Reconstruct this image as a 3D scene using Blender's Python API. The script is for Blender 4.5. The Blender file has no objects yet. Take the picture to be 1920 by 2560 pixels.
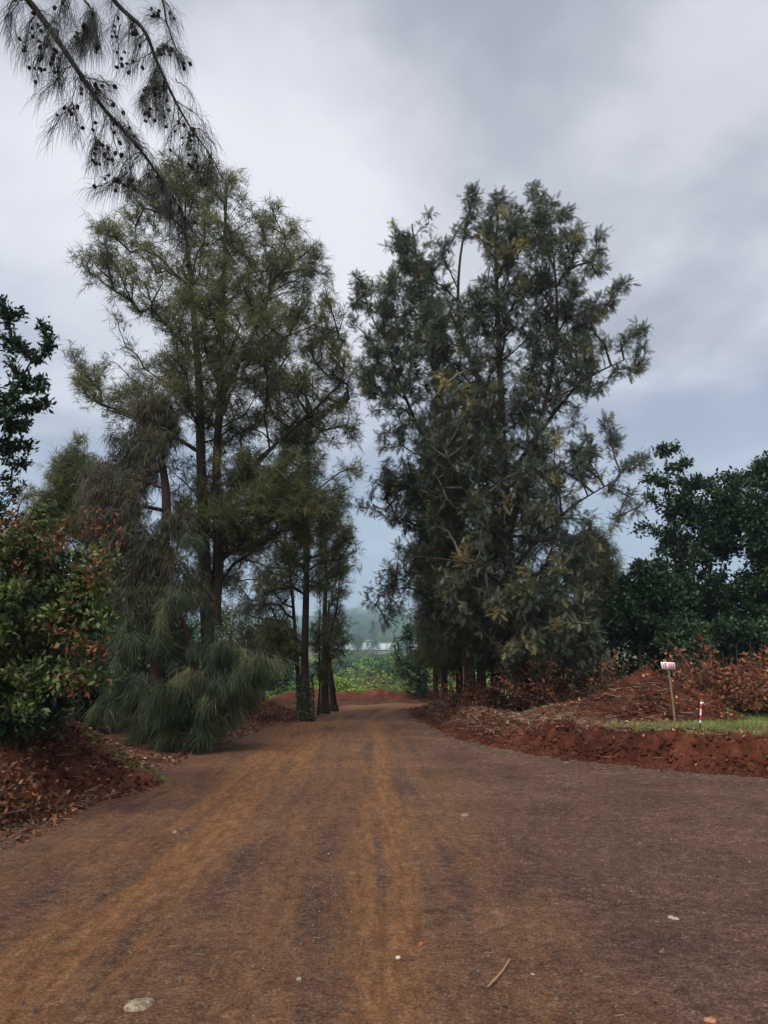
import bpy, math, random
import numpy as np
from mathutils import Vector

random.seed(7); rng = np.random.default_rng(7)
SC = bpy.context.scene
COL = SC.collection

# ------------------------------------------------------------------ camera, world, sun
PITCH = math.atan((1570-1280)/1775.0)
CAMZ = 1.6
cam_d = bpy.data.cameras.new('camera'); cam = bpy.data.objects.new('camera', cam_d); COL.objects.link(cam)
cam_d.sensor_fit = 'AUTO'; cam_d.sensor_width = 36; cam_d.lens = 1775/2560*36
cam_d.clip_start = 0.05; cam_d.clip_end = 6000
cam.location = (0, 0, CAMZ); cam.rotation_euler = (math.pi/2+PITCH, 0, 0)
SC.camera = cam

SUN_EL, SUN_AZ = math.radians(52), math.radians(205)      # azimuth from +y towards +x
sd = Vector((math.sin(SUN_AZ)*math.cos(SUN_EL), math.cos(SUN_AZ)*math.cos(SUN_EL), math.sin(SUN_EL)))
sun_d = bpy.data.lights.new('sun', 'SUN'); sun_d.energy = 1.5; sun_d.angle = math.radians(60); sun_d.color = (1, .96, .9)
sun = bpy.data.objects.new('sun', sun_d); COL.objects.link(sun)
sun.rotation_euler = sd.to_track_quat('Z', 'Y').to_euler()

def build_world():
    w = bpy.data.worlds.new('World'); SC.world = w; w.use_nodes = True
    nt = w.node_tree; N = nt.nodes; L = nt.links; N.clear()
    out = N.new('ShaderNodeOutputWorld'); bg = N.new('ShaderNodeBackground'); L.new(bg.outputs[0], out.inputs[0])
    sky = N.new('ShaderNodeTexSky'); sky.sky_type = 'NISHITA'; sky.sun_disc = False
    sky.sun_elevation = SUN_EL; sky.sun_rotation = SUN_AZ; sky.dust_density = 2.0
    tc = N.new('ShaderNodeTexCoord')
    sep = N.new('ShaderNodeSeparateXYZ'); L.new(tc.outputs['Generated'], sep.inputs[0])
    def M(op, a, b=None, clamp=False):
        n = N.new('ShaderNodeMath'); n.operation = op; n.use_clamp = clamp
        for i, v in enumerate((a, b)):
            if v is None: continue
            if isinstance(v, (int, float)): n.inputs[i].default_value = v
            else: L.new(v, n.inputs[i])
        return n.outputs[0]
    z = M('MAXIMUM', sep.outputs['Z'], 0.0)
    den = M('ADD', z, 0.22)
    cx = M('DIVIDE', sep.outputs['X'], den); cy = M('DIVIDE', sep.outputs['Y'], den)
    comb = N.new('ShaderNodeCombineXYZ'); L.new(cx, comb.inputs[0]); L.new(cy, comb.inputs[1]); comb.inputs[2].default_value = 3.7
    def noise(scale, detail, rough, dist, off):
        mp = N.new('ShaderNodeMapping'); mp.inputs['Location'].default_value = off
        L.new(comb.outputs[0], mp.inputs[0])
        n = N.new('ShaderNodeTexNoise'); n.inputs['Scale'].default_value = scale; n.inputs['Detail'].default_value = detail
        n.inputs['Roughness'].default_value = rough; n.inputs['Distortion'].default_value = dist
        L.new(mp.outputs[0], n.inputs['Vector']); return n.outputs['Fac']
    n1 = noise(1.15, 6, .5, .25, (2.3, 0.4, 0)); n2 = noise(3.2, 6, .5, .3, (5, 1, 0))
    # broad bright patch in the cloud ahead, apart from the sun lamp
    vm = N.new('ShaderNodeVectorMath'); vm.operation = 'DOT_PRODUCT'; L.new(tc.outputs['Generated'], vm.inputs[0]); vm.inputs[1].default_value = Vector((-.13, .83, .54)).normalized()
    glow = M('POWER', M('MAXIMUM', vm.outputs['Value'], 0.0), 12.0)
    def lobe(v, e, k):
        q = N.new('ShaderNodeVectorMath'); q.operation = 'DOT_PRODUCT'; L.new(tc.outputs['Generated'], q.inputs[0]); q.inputs[1].default_value = Vector(v).normalized()
        return M('MULTIPLY', M('POWER', M('MAXIMUM', q.outputs['Value'], 0.0), e), k)
    thin = M('ADD', M('ADD', lobe((-.47, .80, .58), 50, .42), lobe((-.08, .80, .57), 60, .38)), M('ADD', lobe((-.30, .82, .66), 60, .12), lobe((.06, .84, .44), 90, .16)))
    s = M('ADD', M('MULTIPLY', n1, .7), M('MULTIPLY', n2, .3))
    s = M('ADD', M('MULTIPLY', M('SUBTRACT', s, .5), 1.9), .475)
    s = M('ADD', s, M('ADD', thin, M('MULTIPLY', M('SUBTRACT', glow, .2), .10)))
    r = N.new('ShaderNodeValToRGB'); L.new(s, r.inputs[0])
    cr = r.color_ramp; cr.interpolation = 'B_SPLINE'
    cr.elements[0].position = .30; cr.elements[0].color = (.36, .385, .46, 1)
    cr.elements[1].position = .86; cr.elements[1].color = (.86, .87, .93, 1)
    for p, c in ((.42, (.41, .43, .50)), (.52, (.49, .51, .575)), (.64, (.64, .66, .73))):
        e = cr.elements.new(p); e.color = (*c, 1)
    # thin blue cloud low over the horizon
    low = N.new('ShaderNodeMapRange'); low.interpolation_type = 'SMOOTHSTEP'
    low.inputs['From Min'].default_value = .48; low.inputs['From Max'].default_value = .05
    low.inputs['To Min'].default_value = 0; low.inputs['To Max'].default_value = .85
    L.new(M('ADD', sep.outputs['Z'], M('MULTIPLY', M('SUBTRACT', n1, .5), .5)), low.inputs['Value'])
    mx = N.new('ShaderNodeMix'); mx.data_type = 'RGBA'; L.new(low.outputs[0], mx.inputs['Factor'])
    L.new(r.outputs[0], mx.inputs['A']); mx.inputs['B'].default_value = (.40, .495, .665, 1)
    # add part of the clear sky behind
    sc = N.new('ShaderNodeMix'); sc.data_type = 'RGBA'; sc.blend_type = 'MULTIPLY'; sc.inputs['Factor'].default_value = 1
    L.new(sky.outputs[0], sc.inputs['A']); sc.inputs['B'].default_value = (1, 1, 1, 1)
    m10 = N.new('ShaderNodeMix'); m10.data_type = 'RGBA'; m10.blend_type = 'MULTIPLY'; m10.inputs['Factor'].default_value = 1
    L.new(mx.outputs['Result'], m10.inputs['A']); m10.inputs['B'].default_value = (7.3, 7.3, 7.3, 1)
    fin = N.new('ShaderNodeMix'); fin.data_type = 'RGBA'; fin.inputs['Factor'].default_value = .9
    L.new(sc.outputs['Result'], fin.inputs['A']); L.new(m10.outputs['Result'], fin.inputs['B'])
    L.new(fin.outputs['Result'], bg.inputs['Color']); bg.inputs['Strength'].default_value = .05
build_world()
SC.view_settings.view_transform = 'Standard'; SC.view_settings.look = 'None'
SC.view_settings.exposure = 1.53; SC.view_settings.gamma = 1; SC.view_settings.use_curve_mapping = False
cy = SC.cycles; cy.max_bounces = 5; cy.diffuse_bounces = 4; cy.glossy_bounces = 1; cy.transmission_bounces = 2
cy.transparent_max_bounces = 4; cy.volume_bounces = 1; cy.use_denoising = True

# ------------------------------------------------------------------ helpers
def P(px, py, Y):
    """world point seen at photo pixel (px,py) at forward distance Y"""
    u = (px-960)/1775.0; v = (1280-py)/1775.0
    yy = math.cos(PITCH)-v*math.sin(PITCH); zz = math.sin(PITCH)+v*math.cos(PITCH)
    t = Y/yy
    return np.array((u*t, Y, CAMZ+zz*t))
SL = 0.052
def G(px, py, h=0.0):
    u = (px-960)/1775.0; v = (1280-py)/1775.0
    yy = math.cos(PITCH)-v*math.sin(PITCH); zz = math.sin(PITCH)+v*math.cos(PITCH)
    t = (h-CAMZ)/(zz+SL*yy)
    return np.array((u*t, yy*t))

def _hash(i, j, k, seed):
    h = (i*374761393 + j*668265263 + k*2147483647 + seed*974634777) & 0xFFFFFFFF
    h = ((h ^ (h >> 13))*1274126177) & 0xFFFFFFFF
    h = ((h ^ (h >> 16))*2246822519) & 0xFFFFFFFF
    return ((h ^ (h >> 15)) & 0xFFFFFF)/float(0xFFFFFF)
def vnoise(p, seed=0):
    p = np.asarray(p, float); f = np.floor(p); i = f.astype(np.int64); t = p-f; t = t*t*(3-2*t)
    r = 0
    for a in (0, 1):
        for b in (0, 1):
            for c in (0, 1):
                w = (t[:, 0] if a else 1-t[:, 0])*(t[:, 1] if b else 1-t[:, 1])*(t[:, 2] if c else 1-t[:, 2])
                r = r+w*_hash(i[:, 0]+a, i[:, 1]+b, i[:, 2]+c, seed)
    return r
def fbm(p, oct=4, seed=0, gain=.5):
    a = 1; s = 0; tot = 0; p = np.asarray(p, float)
    for o in range(oct):
        s = s+a*vnoise(p*(2**o)+o*17.3, seed+o); tot += a; a *= gain
    return s/tot-.5
def fb2(x, y, sc, oct=4, seed=0, gain=.5):
    return fbm(np.stack([x*sc, y*sc, np.zeros_like(x)+seed*.37], 1), oct, seed, gain)
def sm(a, b, v):
    t = np.clip((v-a)/(b-a), 0, 1); return t*t*(3-2*t)

def seg_dist(x, y, poly, closed=False):
    best = np.full(x.shape, 1e9); n = len(poly)
    for k in range(n if closed else n-1):
        a = poly[k]; b = poly[(k+1) % n]; ab = b-a
        t = np.clip(((x-a[0])*ab[0]+(y-a[1])*ab[1])/(ab@ab), 0, 1)
        d = np.hypot(x-a[0]-t*ab[0], y-a[1]-t*ab[1]); best = np.minimum(best, d)
    return best
def inside(x, y, poly):
    c = np.zeros(x.shape, bool); n = len(poly)
    for k in range(n):
        a = poly[k]; b = poly[(k+1) % n]
        m = ((a[1] > y) != (b[1] > y)) & (x < (b[0]-a[0])*(y-a[1])/(b[1]-a[1]+1e-12)+a[0])
        c ^= m
    return c

def make_mesh(name, V, F, mat, tint=None, parent=None, smooth=False, uv=None):
    V = np.ascontiguousarray(V, np.float32); F = np.ascontiguousarray(F, np.int32)
    k = F.shape[1]
    me = bpy.data.meshes.new(name); me.vertices.add(len(V)); me.vertices.foreach_set('co', V.ravel())
    me.loops.add(F.size); me.loops.foreach_set('vertex_index', F.ravel())
    me.polygons.add(len(F)); me.polygons.foreach_set('loop_start', np.arange(0, F.size, k, dtype=np.int32))
    if smooth: me.polygons.foreach_set('use_smooth', np.ones(len(F), bool))
    me.update(calc_edges=True)
    if tint is not None:
        at = me.attributes.new('tint', 'FLOAT', 'POINT'); at.data.foreach_set('value', np.ascontiguousarray(tint, np.float32))
    if uv is not None:
        at = me.attributes.new('lane', 'FLOAT_VECTOR', 'POINT'); at.data.foreach_set('vector', np.ascontiguousarray(uv, np.float32).ravel())
    if mat is not None: me.materials.append(mat)
    o = bpy.data.objects.new(name, me); COL.objects.link(o)
    if parent is not None: o.parent = parent
    return o
def tag(o, label=None, cat=None, group=None, kind=None):
    if label: o['label'] = label
    if cat: o['category'] = cat
    if group: o['group'] = group
    if kind: o['kind'] = kind
    return o
def empty(name, label, cat, group=None, loc=(0, 0, 0)):
    o = bpy.data.objects.new(name, None); COL.objects.link(o); o.location = loc; o.empty_display_size = .2
    return tag(o, label, cat, group)
def localise(root, o):
    """child built in world coordinates: keep it where it is under an Empty with a location"""
    o.parent = root
    me = o.data; n = len(me.vertices); a = np.empty(n*3, np.float32); me.vertices.foreach_get('co', a)
    a = a.reshape(-1, 3)-np.array(root.location, np.float32); me.vertices.foreach_set('co', a.ravel()); me.update()
    return o

# ------------------------------------------------------------------ materials
def new_mat(name):
    m = bpy.data.materials.new(name); m.use_nodes = True; nt = m.node_tree
    return m, nt, nt.nodes['Principled BSDF']
def ramp(nt, src, stops, interp='LINEAR'):
    r = nt.nodes.new('ShaderNodeValToRGB'); nt.links.new(src, r.inputs[0]); cr = r.color_ramp; cr.interpolation = interp
    cr.elements[0].position = stops[0][0]; cr.elements[0].color = (*stops[0][1], 1)
    cr.elements[1].position = stops[-1][0]; cr.elements[1].color = (*stops[-1][1], 1)
    for p, c in stops[1:-1]:
        e = cr.elements.new(p); e.color = (*c, 1)
    return r.outputs[0]
def tnoise(nt, vec, scale, detail=4, rough=.5, stretch=None, dist=0):
    if stretch is not None:
        mp = nt.nodes.new('ShaderNodeMapping'); mp.inputs['Scale'].default_value = stretch; nt.links.new(vec, mp.inputs[0]); vec = mp.outputs[0]
    n = nt.nodes.new('ShaderNodeTexNoise'); n.inputs['Scale'].default_value = scale; n.inputs['Detail'].default_value = detail
    n.inputs['Roughness'].default_value = rough; n.inputs['Distortion'].default_value = dist
    nt.links.new(vec, n.inputs['Vector']); return n.outputs['Fac']
def mixc(nt, fac, a, b, mode='MIX'):
    m = nt.nodes.new('ShaderNodeMix'); m.data_type = 'RGBA'; m.blend_type = mode
    for s, v in ((m.inputs['Factor'], fac), (m.inputs['A'], a), (m.inputs['B'], b)):
        if isinstance(v, (int, float)): s.default_value = v
        elif isinstance(v, tuple): s.default_value = (*v, 1)
        else: nt.links.new(v, s)
    return m.outputs['Result']
def mth(nt, op, a, b=None, clamp=False):
    n = nt.nodes.new('ShaderNodeMath'); n.operation = op; n.use_clamp = clamp
    for i, v in enumerate((a, b)):
        if v is None: continue
        if isinstance(v, (int, float)): n.inputs[i].default_value = v
        else: nt.links.new(v, n.inputs[i])
    return n.outputs[0]
def mrange(nt, v, a, b, c=0, d=1):
    n = nt.nodes.new('ShaderNodeMapRange'); n.interpolation_type = 'SMOOTHSTEP'
    for i, x in enumerate((a, b, c, d)): n.inputs[i+1].default_value = x
    nt.links.new(v, n.inputs[0]); return n.outputs[0]
def bump(nt, bsdf, h, strength, dist):
    b = nt.nodes.new('ShaderNodeBump'); b.inputs['Strength'].default_value = strength; b.inputs['Distance'].default_value = dist
    nt.links.new(h, b.inputs['Height']); nt.links.new(b.outputs[0], bsdf.inputs['Normal'])

def leaf_mat(name, stops, transl=.3, rough=.5, spec=.35):
    m, nt, b = new_mat(name)
    at = nt.nodes.new('ShaderNodeAttribute'); at.attribute_name = 'tint'
    c = ramp(nt, at.outputs['Fac'], stops)
    nt.links.new(c, b.inputs['Base Color']); b.inputs['Roughness'].default_value = rough
    b.inputs['Specular IOR Level'].default_value = spec
    tr = nt.nodes.new('ShaderNodeBsdfTranslucent'); nt.links.new(c, tr.inputs[0])
    mx = nt.nodes.new('ShaderNodeMixShader'); mx.inputs[0].default_value = transl
    nt.links.new(b.outputs[0], mx.inputs[1]); nt.links.new(tr.outputs[0], mx.inputs[2])
    nt.links.new(mx.outputs[0], nt.nodes['Material Output'].inputs[0]); return m
def bark_mat(name, a, c, scale=8):
    m, nt, b = new_mat(name); tc = nt.nodes.new('ShaderNodeTexCoord')
    n = tnoise(nt, tc.outputs['Object'], scale, 6, .65, (1, 1, .22)); n2 = tnoise(nt, tc.outputs['Object'], 1.3, 3)
    col = ramp(nt, n, [(.32, a), (.68, c)])
    col = mixc(nt, mth(nt, 'MULTIPLY', n2, .5), col, tuple(x*.6 for x in a))
    nt.links.new(col, b.inputs['Base Color']); b.inputs['Roughness'].default_value = .9
    b.inputs['Specular IOR Level'].default_value = .2
    bump(nt, b, n, 1.0, .03); return m
def soil_mat(name, cols, scale=3.0, grit=.6):
    m, nt, b = new_mat(name); tc = nt.nodes.new('ShaderNodeTexCoord'); v = tc.outputs['Object']
    n = tnoise(nt, v, scale, 8, .65); n2 = tnoise(nt, v, scale*14, 6, .7); n3 = tnoise(nt, v, scale*.35, 3)
    f = mth(nt, 'ADD', mth(nt, 'MULTIPLY', n, .45), mth(nt, 'ADD', mth(nt, 'MULTIPLY', n2, .3), mth(nt, 'MULTIPLY', n3, .25)))
    nt.links.new(ramp(nt, f, [(.36, cols[0]), (.5, cols[1]), (.64, cols[2])]), b.inputs['Base Color'])
    b.inputs['Roughness'].default_value = .95; b.inputs['Specular IOR Level'].default_value = .15
    bump(nt, b, mth(nt, 'ADD', n, mth(nt, 'MULTIPLY', n2, grit)), .9, .05); return m

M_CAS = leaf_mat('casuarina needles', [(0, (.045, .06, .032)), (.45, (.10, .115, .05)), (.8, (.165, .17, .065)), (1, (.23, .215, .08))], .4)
M_CASD = leaf_mat('shaded casuarina needles', [(0, (.03, .045, .024)), (.5, (.062, .086, .040)), (.8, (.11, .135, .06)), (1, (.21, .19, .10))], .38)  # darker copy of the casuarina needles, shade put into its colour
M_CASB = leaf_mat('dry casuarina needles', [(0, (.035, .04, .025)), (.5, (.078, .078, .045)), (.85, (.13, .11, .07)), (1, (.24, .16, .10))], .35)
M_NEAR = leaf_mat('near casuarina needles', [(0, (.012, .016, .014)), (.7, (.025, .032, .022)), (1, (.05, .055, .025))], .15)  # needles darkened so the backlit silhouette lies in their colour
M_GRE = leaf_mat('silver oak fronds', [(0, (.035, .045, .036)), (.5, (.080, .10, .064)), (.8, (.155, .175, .105)), (.93, (.25, .26, .15)), (1, (.30, .25, .09))], .32, .38, .6)
M_BROAD = leaf_mat('dark glossy leaves', [(0, (.012, .03, .018)), (.5, (.032, .068, .032)), (.85, (.06, .11, .042)), (1, (.11, .18, .06))], .25, .42, .35)
M_LIME = leaf_mat('yellow green leaves', [(0, (.03, .05, .015)), (.4, (.09, .13, .035)), (.75, (.23, .27, .09)), (1, (.40, .40, .17))], .3, .45, .4)
M_DRY = leaf_mat('dry brown leaves', [(0, (.05, .022, .014)), (.4, (.15, .06, .032)), (.75, (.34, .14, .065)), (1, (.52, .30, .17))], .2, .7, .2)
M_STRAW = leaf_mat('straw and grey litter', [(0, (.04, .028, .02)), (.5, (.14, .10, .07)), (1, (.36, .30, .22))], .1, .8, .15)
M_BARK = bark_mat('grey brown bark', (.02, .015, .012), (.085, .062, .048))
M_BARK2 = bark_mat('dark red brown bark', (.018, .011, .008), (.075, .045, .034))
M_TWIG = bark_mat('pale grey twig bark', (.07, .06, .045), (.20, .18, .14), 20)
M_TWIGD = bark_mat('dark twig bark', (.02, .016, .012), (.06, .048, .038), 20)
M_RED = soil_mat('freshly dug red soil', [(.022, .006, .0035), (.080, .023, .0125), (.175, .056, .031)])  # darkest tone is moist soil plus the shade of pits put into colour
M_RED2 = soil_mat('lighter red soil', [(.05, .016, .010), (.12, .040, .023), (.20, .085, .055)])

# ------------------------------------------------------------------ terrain functions
toe_px = [(2300, 1978), (1920, 1942), (1760, 1929), (1600, 1915), (1430, 1897), (1300, 1878), (1180, 1850), (1110, 1822), (1065, 1797), (1045, 1778), (1040, 1766)]
toe = [G(*p) for p in toe_px]
toe = [np.array((16.0, 8.6))]+toe+[np.array((2.0, 28.8)), np.array((4.5, 30.0)), np.array((10.0, 31.0)), np.array((30.0, 32.0))]
bank_poly = toe+[np.array((60.0, 34.0)), np.array((60.0, 8.0))]
left_px = [(0, 2110), (130, 2035), (230, 1985), (330, 1945), (440, 1893), (560, 1852), (640, 1822), (700, 1803), (790, 1776), (850, 1764)]
left = [np.array((-14.0, 3.5)), np.array((-6.5, 4.4))]+[G(*p) for p in left_px]+[np.array((-1.6, 30.5)), np.array((0.6, 32.2)), np.array((6.0, 33.6)), np.array((30.0, 35.0))]
left_poly = left+[np.array((30.0, 80.0)), np.array((-200.0, 80.0)), np.array((-200.0, 3.0))]
YP = [-200, 34, 45, 60, 120, 250, 400, 700, 900, 1250, 1500, 1800]
ZP = [200*SL, -34*SL, -3.4, -5.0, -9.0, -12.0, -13.0, -12.0, -7.0, 14.0, 27.0, 20.0]
def base_z(x, y):
    z = np.interp(y, YP, ZP)
    far = sm(60, 400, y)
    return z+far*fb2(x, y, 1/160.0, 4, 3)*3.5+sm(900, 1500, y)*fb2(x, y, 1/300., 3, 5)*22
def bank_h(x, y):
    d = seg_dist(x, y, toe); ins = inside(x, y, bank_poly)
    hh = .50-.16*sm(12, 26, y)
    return np.where(ins, hh*sm(0.0, .6+.5*sm(12.5, 17, y), d), 0), np.where(ins, d, -d)
def ground_z(x, y):
    """visible surface of the land, without the mounds"""
    x = np.asarray(x, float); y = np.asarray(y, float)
    bh, bd = bank_h(x, y)
    dl = seg_dist(x, y, left); il = inside(x, y, left_poly)
    lh = np.where(il, .10*sm(0, .8, dl), 0)
    rough = fb2(x, y, .9, 5, 11)*.14*np.clip(sm(.3, 1.2, bd)+np.where(il, sm(.1, .8, dl), 0), 0, 1)
    return base_z(x, y)+bh+lh+rough
def road_mask(x, y):
    bh, bd = bank_h(x, y); dl = seg_dist(x, y, left); il = inside(x, y, left_poly)
    e = fb2(x, y, 1.4, 4, 21)*.35
    return np.minimum(-bd, np.where(il, -dl, dl))+e      # > 0 on the road
MOUNDS = []
def mound_h(x, y):
    h = np.zeros(np.shape(x))
    for (cx, cy_, rx, ry, rot, hh, seed) in MOUNDS:
        c, s = math.cos(rot), math.sin(rot); dx = x-cx; dy = y-cy_
        u = (dx*c+dy*s)/rx; v = (-dx*s+dy*c)/ry; r = np.hypot(u, v)+fb2(x, y, 1.1, 3, seed)*.25
        h = np.maximum(h, hh*np.clip(1-r, 0, 1)**1.0*(1-.25*np.clip(1-r, 0, 1)) / .75)
    return h
def surf(x, y):
    return ground_z(x, y)+mound_h(x, y)
def lane_x(y):
    return -0.72-0.02*y+.012*np.clip(y-20, 0, 20)**2

def grid_faces(nr, nc):
    i = np.arange((nr-1)*(nc-1)); r = i//(nc-1); c = i % (nc-1); a = r*nc+c
    return np.stack([a, a+1, a+nc+1, a+nc], 1)

# ------------------------------------------------------------------ ground
def axis(a, b, step, lo, hi, g=1.13):
    core = list(np.arange(a, b+1e-6, step)); s = step; p = b
    while p < hi: s *= g; p += s; core.append(p)
    s = step; p = a; pre = []
    while p > lo: s *= g; p -= s; pre.append(p)
    return np.array(pre[::-1]+core)
def build_ground():
    xs = axis(-11, 15, .13, -1300, 1300); ys = axis(3, 36, .13, -60, 1700, 1.10)
    X, Y = np.meshgrid(xs, ys); x = X.ravel(); y = Y.ravel()
    rm = road_mask(x, y)
    near = (y < 36)
    z = ground_z(x, y)
    z = z-.16*sm(-.02, .22, rm)*near+fb2(x, y, 4, 3, 9)*.05*near
    bh, bd = bank_h(x, y)
    z = z-np.where((bd > -.3) & (bd < 1.3) & near, .10, 0)     # the bank's own mesh covers this strip
    m, nt, b = new_mat('verge soil and valley grass'); tc = nt.nodes.new('ShaderNodeTexCoord'); v = tc.outputs['Object']
    sx = nt.nodes.new('ShaderNodeSeparateXYZ'); nt.links.new(v, sx.inputs[0])
    n1 = tnoise(nt, v, 2.2, 8, .7); n2 = tnoise(nt, v, 26, 6, .7); nb = tnoise(nt, v, .5, 4)
    f = mth(nt, 'ADD', mth(nt, 'MULTIPLY', n1, .6), mth(nt, 'MULTIPLY', n2, .4))
    soil = ramp(nt, f, [(.34, (.022, .011, .007)), (.48, (.075, .032, .019)), (.58, (.13, .060, .035)), (.70, (.20, .125, .08))])
    nf = tnoise(nt, v, .035, 6, .6); nf2 = tnoise(nt, v, .4, 6, .7)
    green = ramp(nt, mth(nt, 'ADD', mth(nt, 'MULTIPLY', nf, .6), mth(nt, 'MULTIPLY', nf2, .4)), [(.35, (.07, .11, .03)), (.5, (.15, .24, .055)), (.62, (.26, .38, .08))])
    field = ramp(nt, nf2, [(.3, (.10, .075, .05)), (.7, (.17, .13, .09))])
    fm = mth(nt, 'MULTIPLY', mrange(nt, sx.outputs[1], 330, 360), mrange(nt, sx.outputs[1], 640, 600))
    green = mixc(nt, mth(nt, 'MULTIPLY', fm, mrange(nt, nf, .40, .5)), green, field)
    gfar = mrange(nt, sx.outputs[1], 560, 900); green = mixc(nt, gfar, green, (.045, .085, .04))
    gm = mrange(nt, mth(nt, 'ADD', sx.outputs[1], mth(nt, 'MULTIPLY', nb, 4)), 36.5, 39.5)
    nt.links.new(mixc(nt, gm, soil, green), b.inputs['Base Color']); b.inputs['Roughness'].default_value = .95
    b.inputs['Specular IOR Level'].default_value = .15
    bump(nt, b, f, .8, .05)
    o = make_mesh('ground', np.stack([x, y, z], 1), grid_faces(len(ys), len(xs)), m, smooth=True); tag(o, kind='structure')
build_ground()

def road_z(x, y):
    s = x-lane_x(y); z = base_z(x, y); rut = lambda c, w: np.exp(-((s-c)/w)**2)
    z = z-.018*(rut(-.9, .25)+rut(.85, .22))+.014*rut(0, .4)
    z = z+fb2(s*1.6, y*.35, 1.6, 4, 31)*.035+fb2(x, y, 7, 4, 33, .6)*.022
    side = sm(1.4, 3.2, s)
    z = z+side*(np.abs(fb2(x*.35, y*2.4+x*.25, 1.5, 4, 35))*.10)+fb2(x, y, .5, 3, 36)*.05*side
    sideL = sm(-1.9, -3.0, s); return z+sideL*fb2(x, y, 2.2, 4, 37)*.07
def build_road():
    xs = axis(-9, 14, .07, -14, 40, 1.2); ys = []
    p = -8.0
    while p < 36: ys.append(p); p += .12 if p < 1.5 else max(.03, p*.0055)
    ys = np.array(ys)
    X, Y = np.meshgrid(xs, ys); x = X.ravel(); y = Y.ravel()
    s = x-lane_x(y); z = road_z(x, y)
    m, nt, b = new_mat('graded earth road')
    at = nt.nodes.new('ShaderNodeAttribute'); at.attribute_name = 'lane'; lv = at.outputs['Vector']
    tc = nt.nodes.new('ShaderNodeTexCoord'); v = tc.outputs['Object']
    sx = nt.nodes.new('ShaderNodeSeparateXYZ'); nt.links.new(lv, sx.inputs[0]); S = sx.outputs[0]
    wob = mth(nt, 'MULTIPLY', mth(nt, 'SUBTRACT', tnoise(nt, lv, 1.0, 5, .6, (1, .22, 1)), .5), .7)
    Sw = mth(nt, 'ADD', S, wob)
    streak = tnoise(nt, lv, 3.4, 7, .62, (1, .07, 1)); streak2 = tnoise(nt, lv, 13, 6, .65, (1, .22, 1))
    patch = tnoise(nt, v, 1.1, 6, .62); grain = tnoise(nt, v, 55, 5, .75); grain2 = tnoise(nt, v, 170, 3, .8); mid = tnoise(nt, v, 13, 6, .7)
    # undisturbed graded murram
    f = mth(nt, 'ADD', mth(nt, 'MULTIPLY', mid, .40), mth(nt, 'ADD', mth(nt, 'MULTIPLY', grain, .35), mth(nt, 'MULTIPLY', patch, .25)))
    base = ramp(nt, f, [(.38, (.038, .019, .013)), (.46, (.084, .044, .030)), (.54, (.135, .075, .052)), (.63, (.24, .15, .105))])
    orange = ramp(nt, mth(nt, 'ADD', mth(nt, 'MULTIPLY', streak2, .45), mth(nt, 'ADD', mth(nt, 'MULTIPLY', grain, .3), mth(nt, 'MULTIPLY', mid, .25))),
                  [(.38, (.095, .040, .016)), (.5, (.215, .098, .040)), (.62, (.33, .17, .080))])
    def band(c, w0, w1):
        a = mth(nt, 'ABSOLUTE', mth(nt, 'SUBTRACT', Sw, c)); return mrange(nt, a, w1, w0)
    t = mth(nt, 'MAXIMUM', mth(nt, 'MAXIMUM', band(-.95, .15, .75), band(.82, .05, .5)), mth(nt, 'MULTIPLY', band(.1, .1, .5), .55))
    t = mth(nt, 'MULTIPLY', t, mrange(nt, streak, .30, .55))
    t = mth(nt, 'MAXIMUM', t, mth(nt, 'MULTIPLY', mth(nt, 'MULTIPLY', band(-.85, .5, 1.1), mrange(nt, sx.outputs[1], 6, 13)), mrange(nt, streak, .38, .55)))
    wide = mth(nt, 'MULTIPLY', band(-.3, 1.4, 3.0), mrange(nt, mth(nt, 'ADD', mth(nt, 'MULTIPLY', patch, .4), mth(nt, 'MULTIPLY', streak, .6)), .38, .60))
    t = mth(nt, 'MAXIMUM', t, mth(nt, 'MULTIPLY', wide, .65))
    far = mrange(nt, sx.outputs[1], 27.5, 30.5); t = mth(nt, 'MAXIMUM', t, far)
    col = mixc(nt, t, base, orange)
    # darker gravelly smears and pale specks
    dk = mrange(nt, mth(nt, 'ADD', mth(nt, 'MULTIPLY', streak, .6), mth(nt, 'MULTIPLY', mid, .4)), .47, .36)
    col = mixc(nt, mth(nt, 'MULTIPLY', dk, .45), col, (.045, .026, .017))
    red = mth(nt, 'MULTIPLY', mrange(nt, tnoise(nt, v, 1.7, 5, .6), .58, .72), .5)
    col = mixc(nt, red, col, (.16, .062, .034))
    col = mixc(nt, mth(nt, 'SUBTRACT', .9, mth(nt, 'MULTIPLY', t, .35)), col, ramp(nt, mth(nt, 'ADD', mth(nt, 'MULTIPLY', grain, .6), mth(nt, 'MULTIPLY', grain2, .4)), [(.36, (.38, .36, .34)), (.5, (1, 1, 1)), (.62, (1.9, 1.85, 1.75))]), 'MULTIPLY')
    sp = mrange(nt, grain2, .66, .74); col = mixc(nt, mth(nt, 'MULTIPLY', sp, .55), col, (.34, .25, .17))
    nt.links.new(col, b.inputs['Base Color']); b.inputs['Roughness'].default_value = .88; b.inputs['Specular IOR Level'].default_value = .22
    h = mth(nt, 'ADD', mth(nt, 'MULTIPLY', mid, .9), mth(nt, 'ADD', mth(nt, 'MULTIPLY', grain, .5), mth(nt, 'MULTIPLY', grain2, .18)))
    bump(nt, b, h, 1.0, .035)
    lane = np.stack([s, y, np.zeros_like(s)], 1)
    o = make_mesh('road', np.stack([x, y, z], 1), grid_faces(len(ys), len(xs)), m, smooth=True, uv=lane); tag(o, kind='structure')
build_road()

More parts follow.
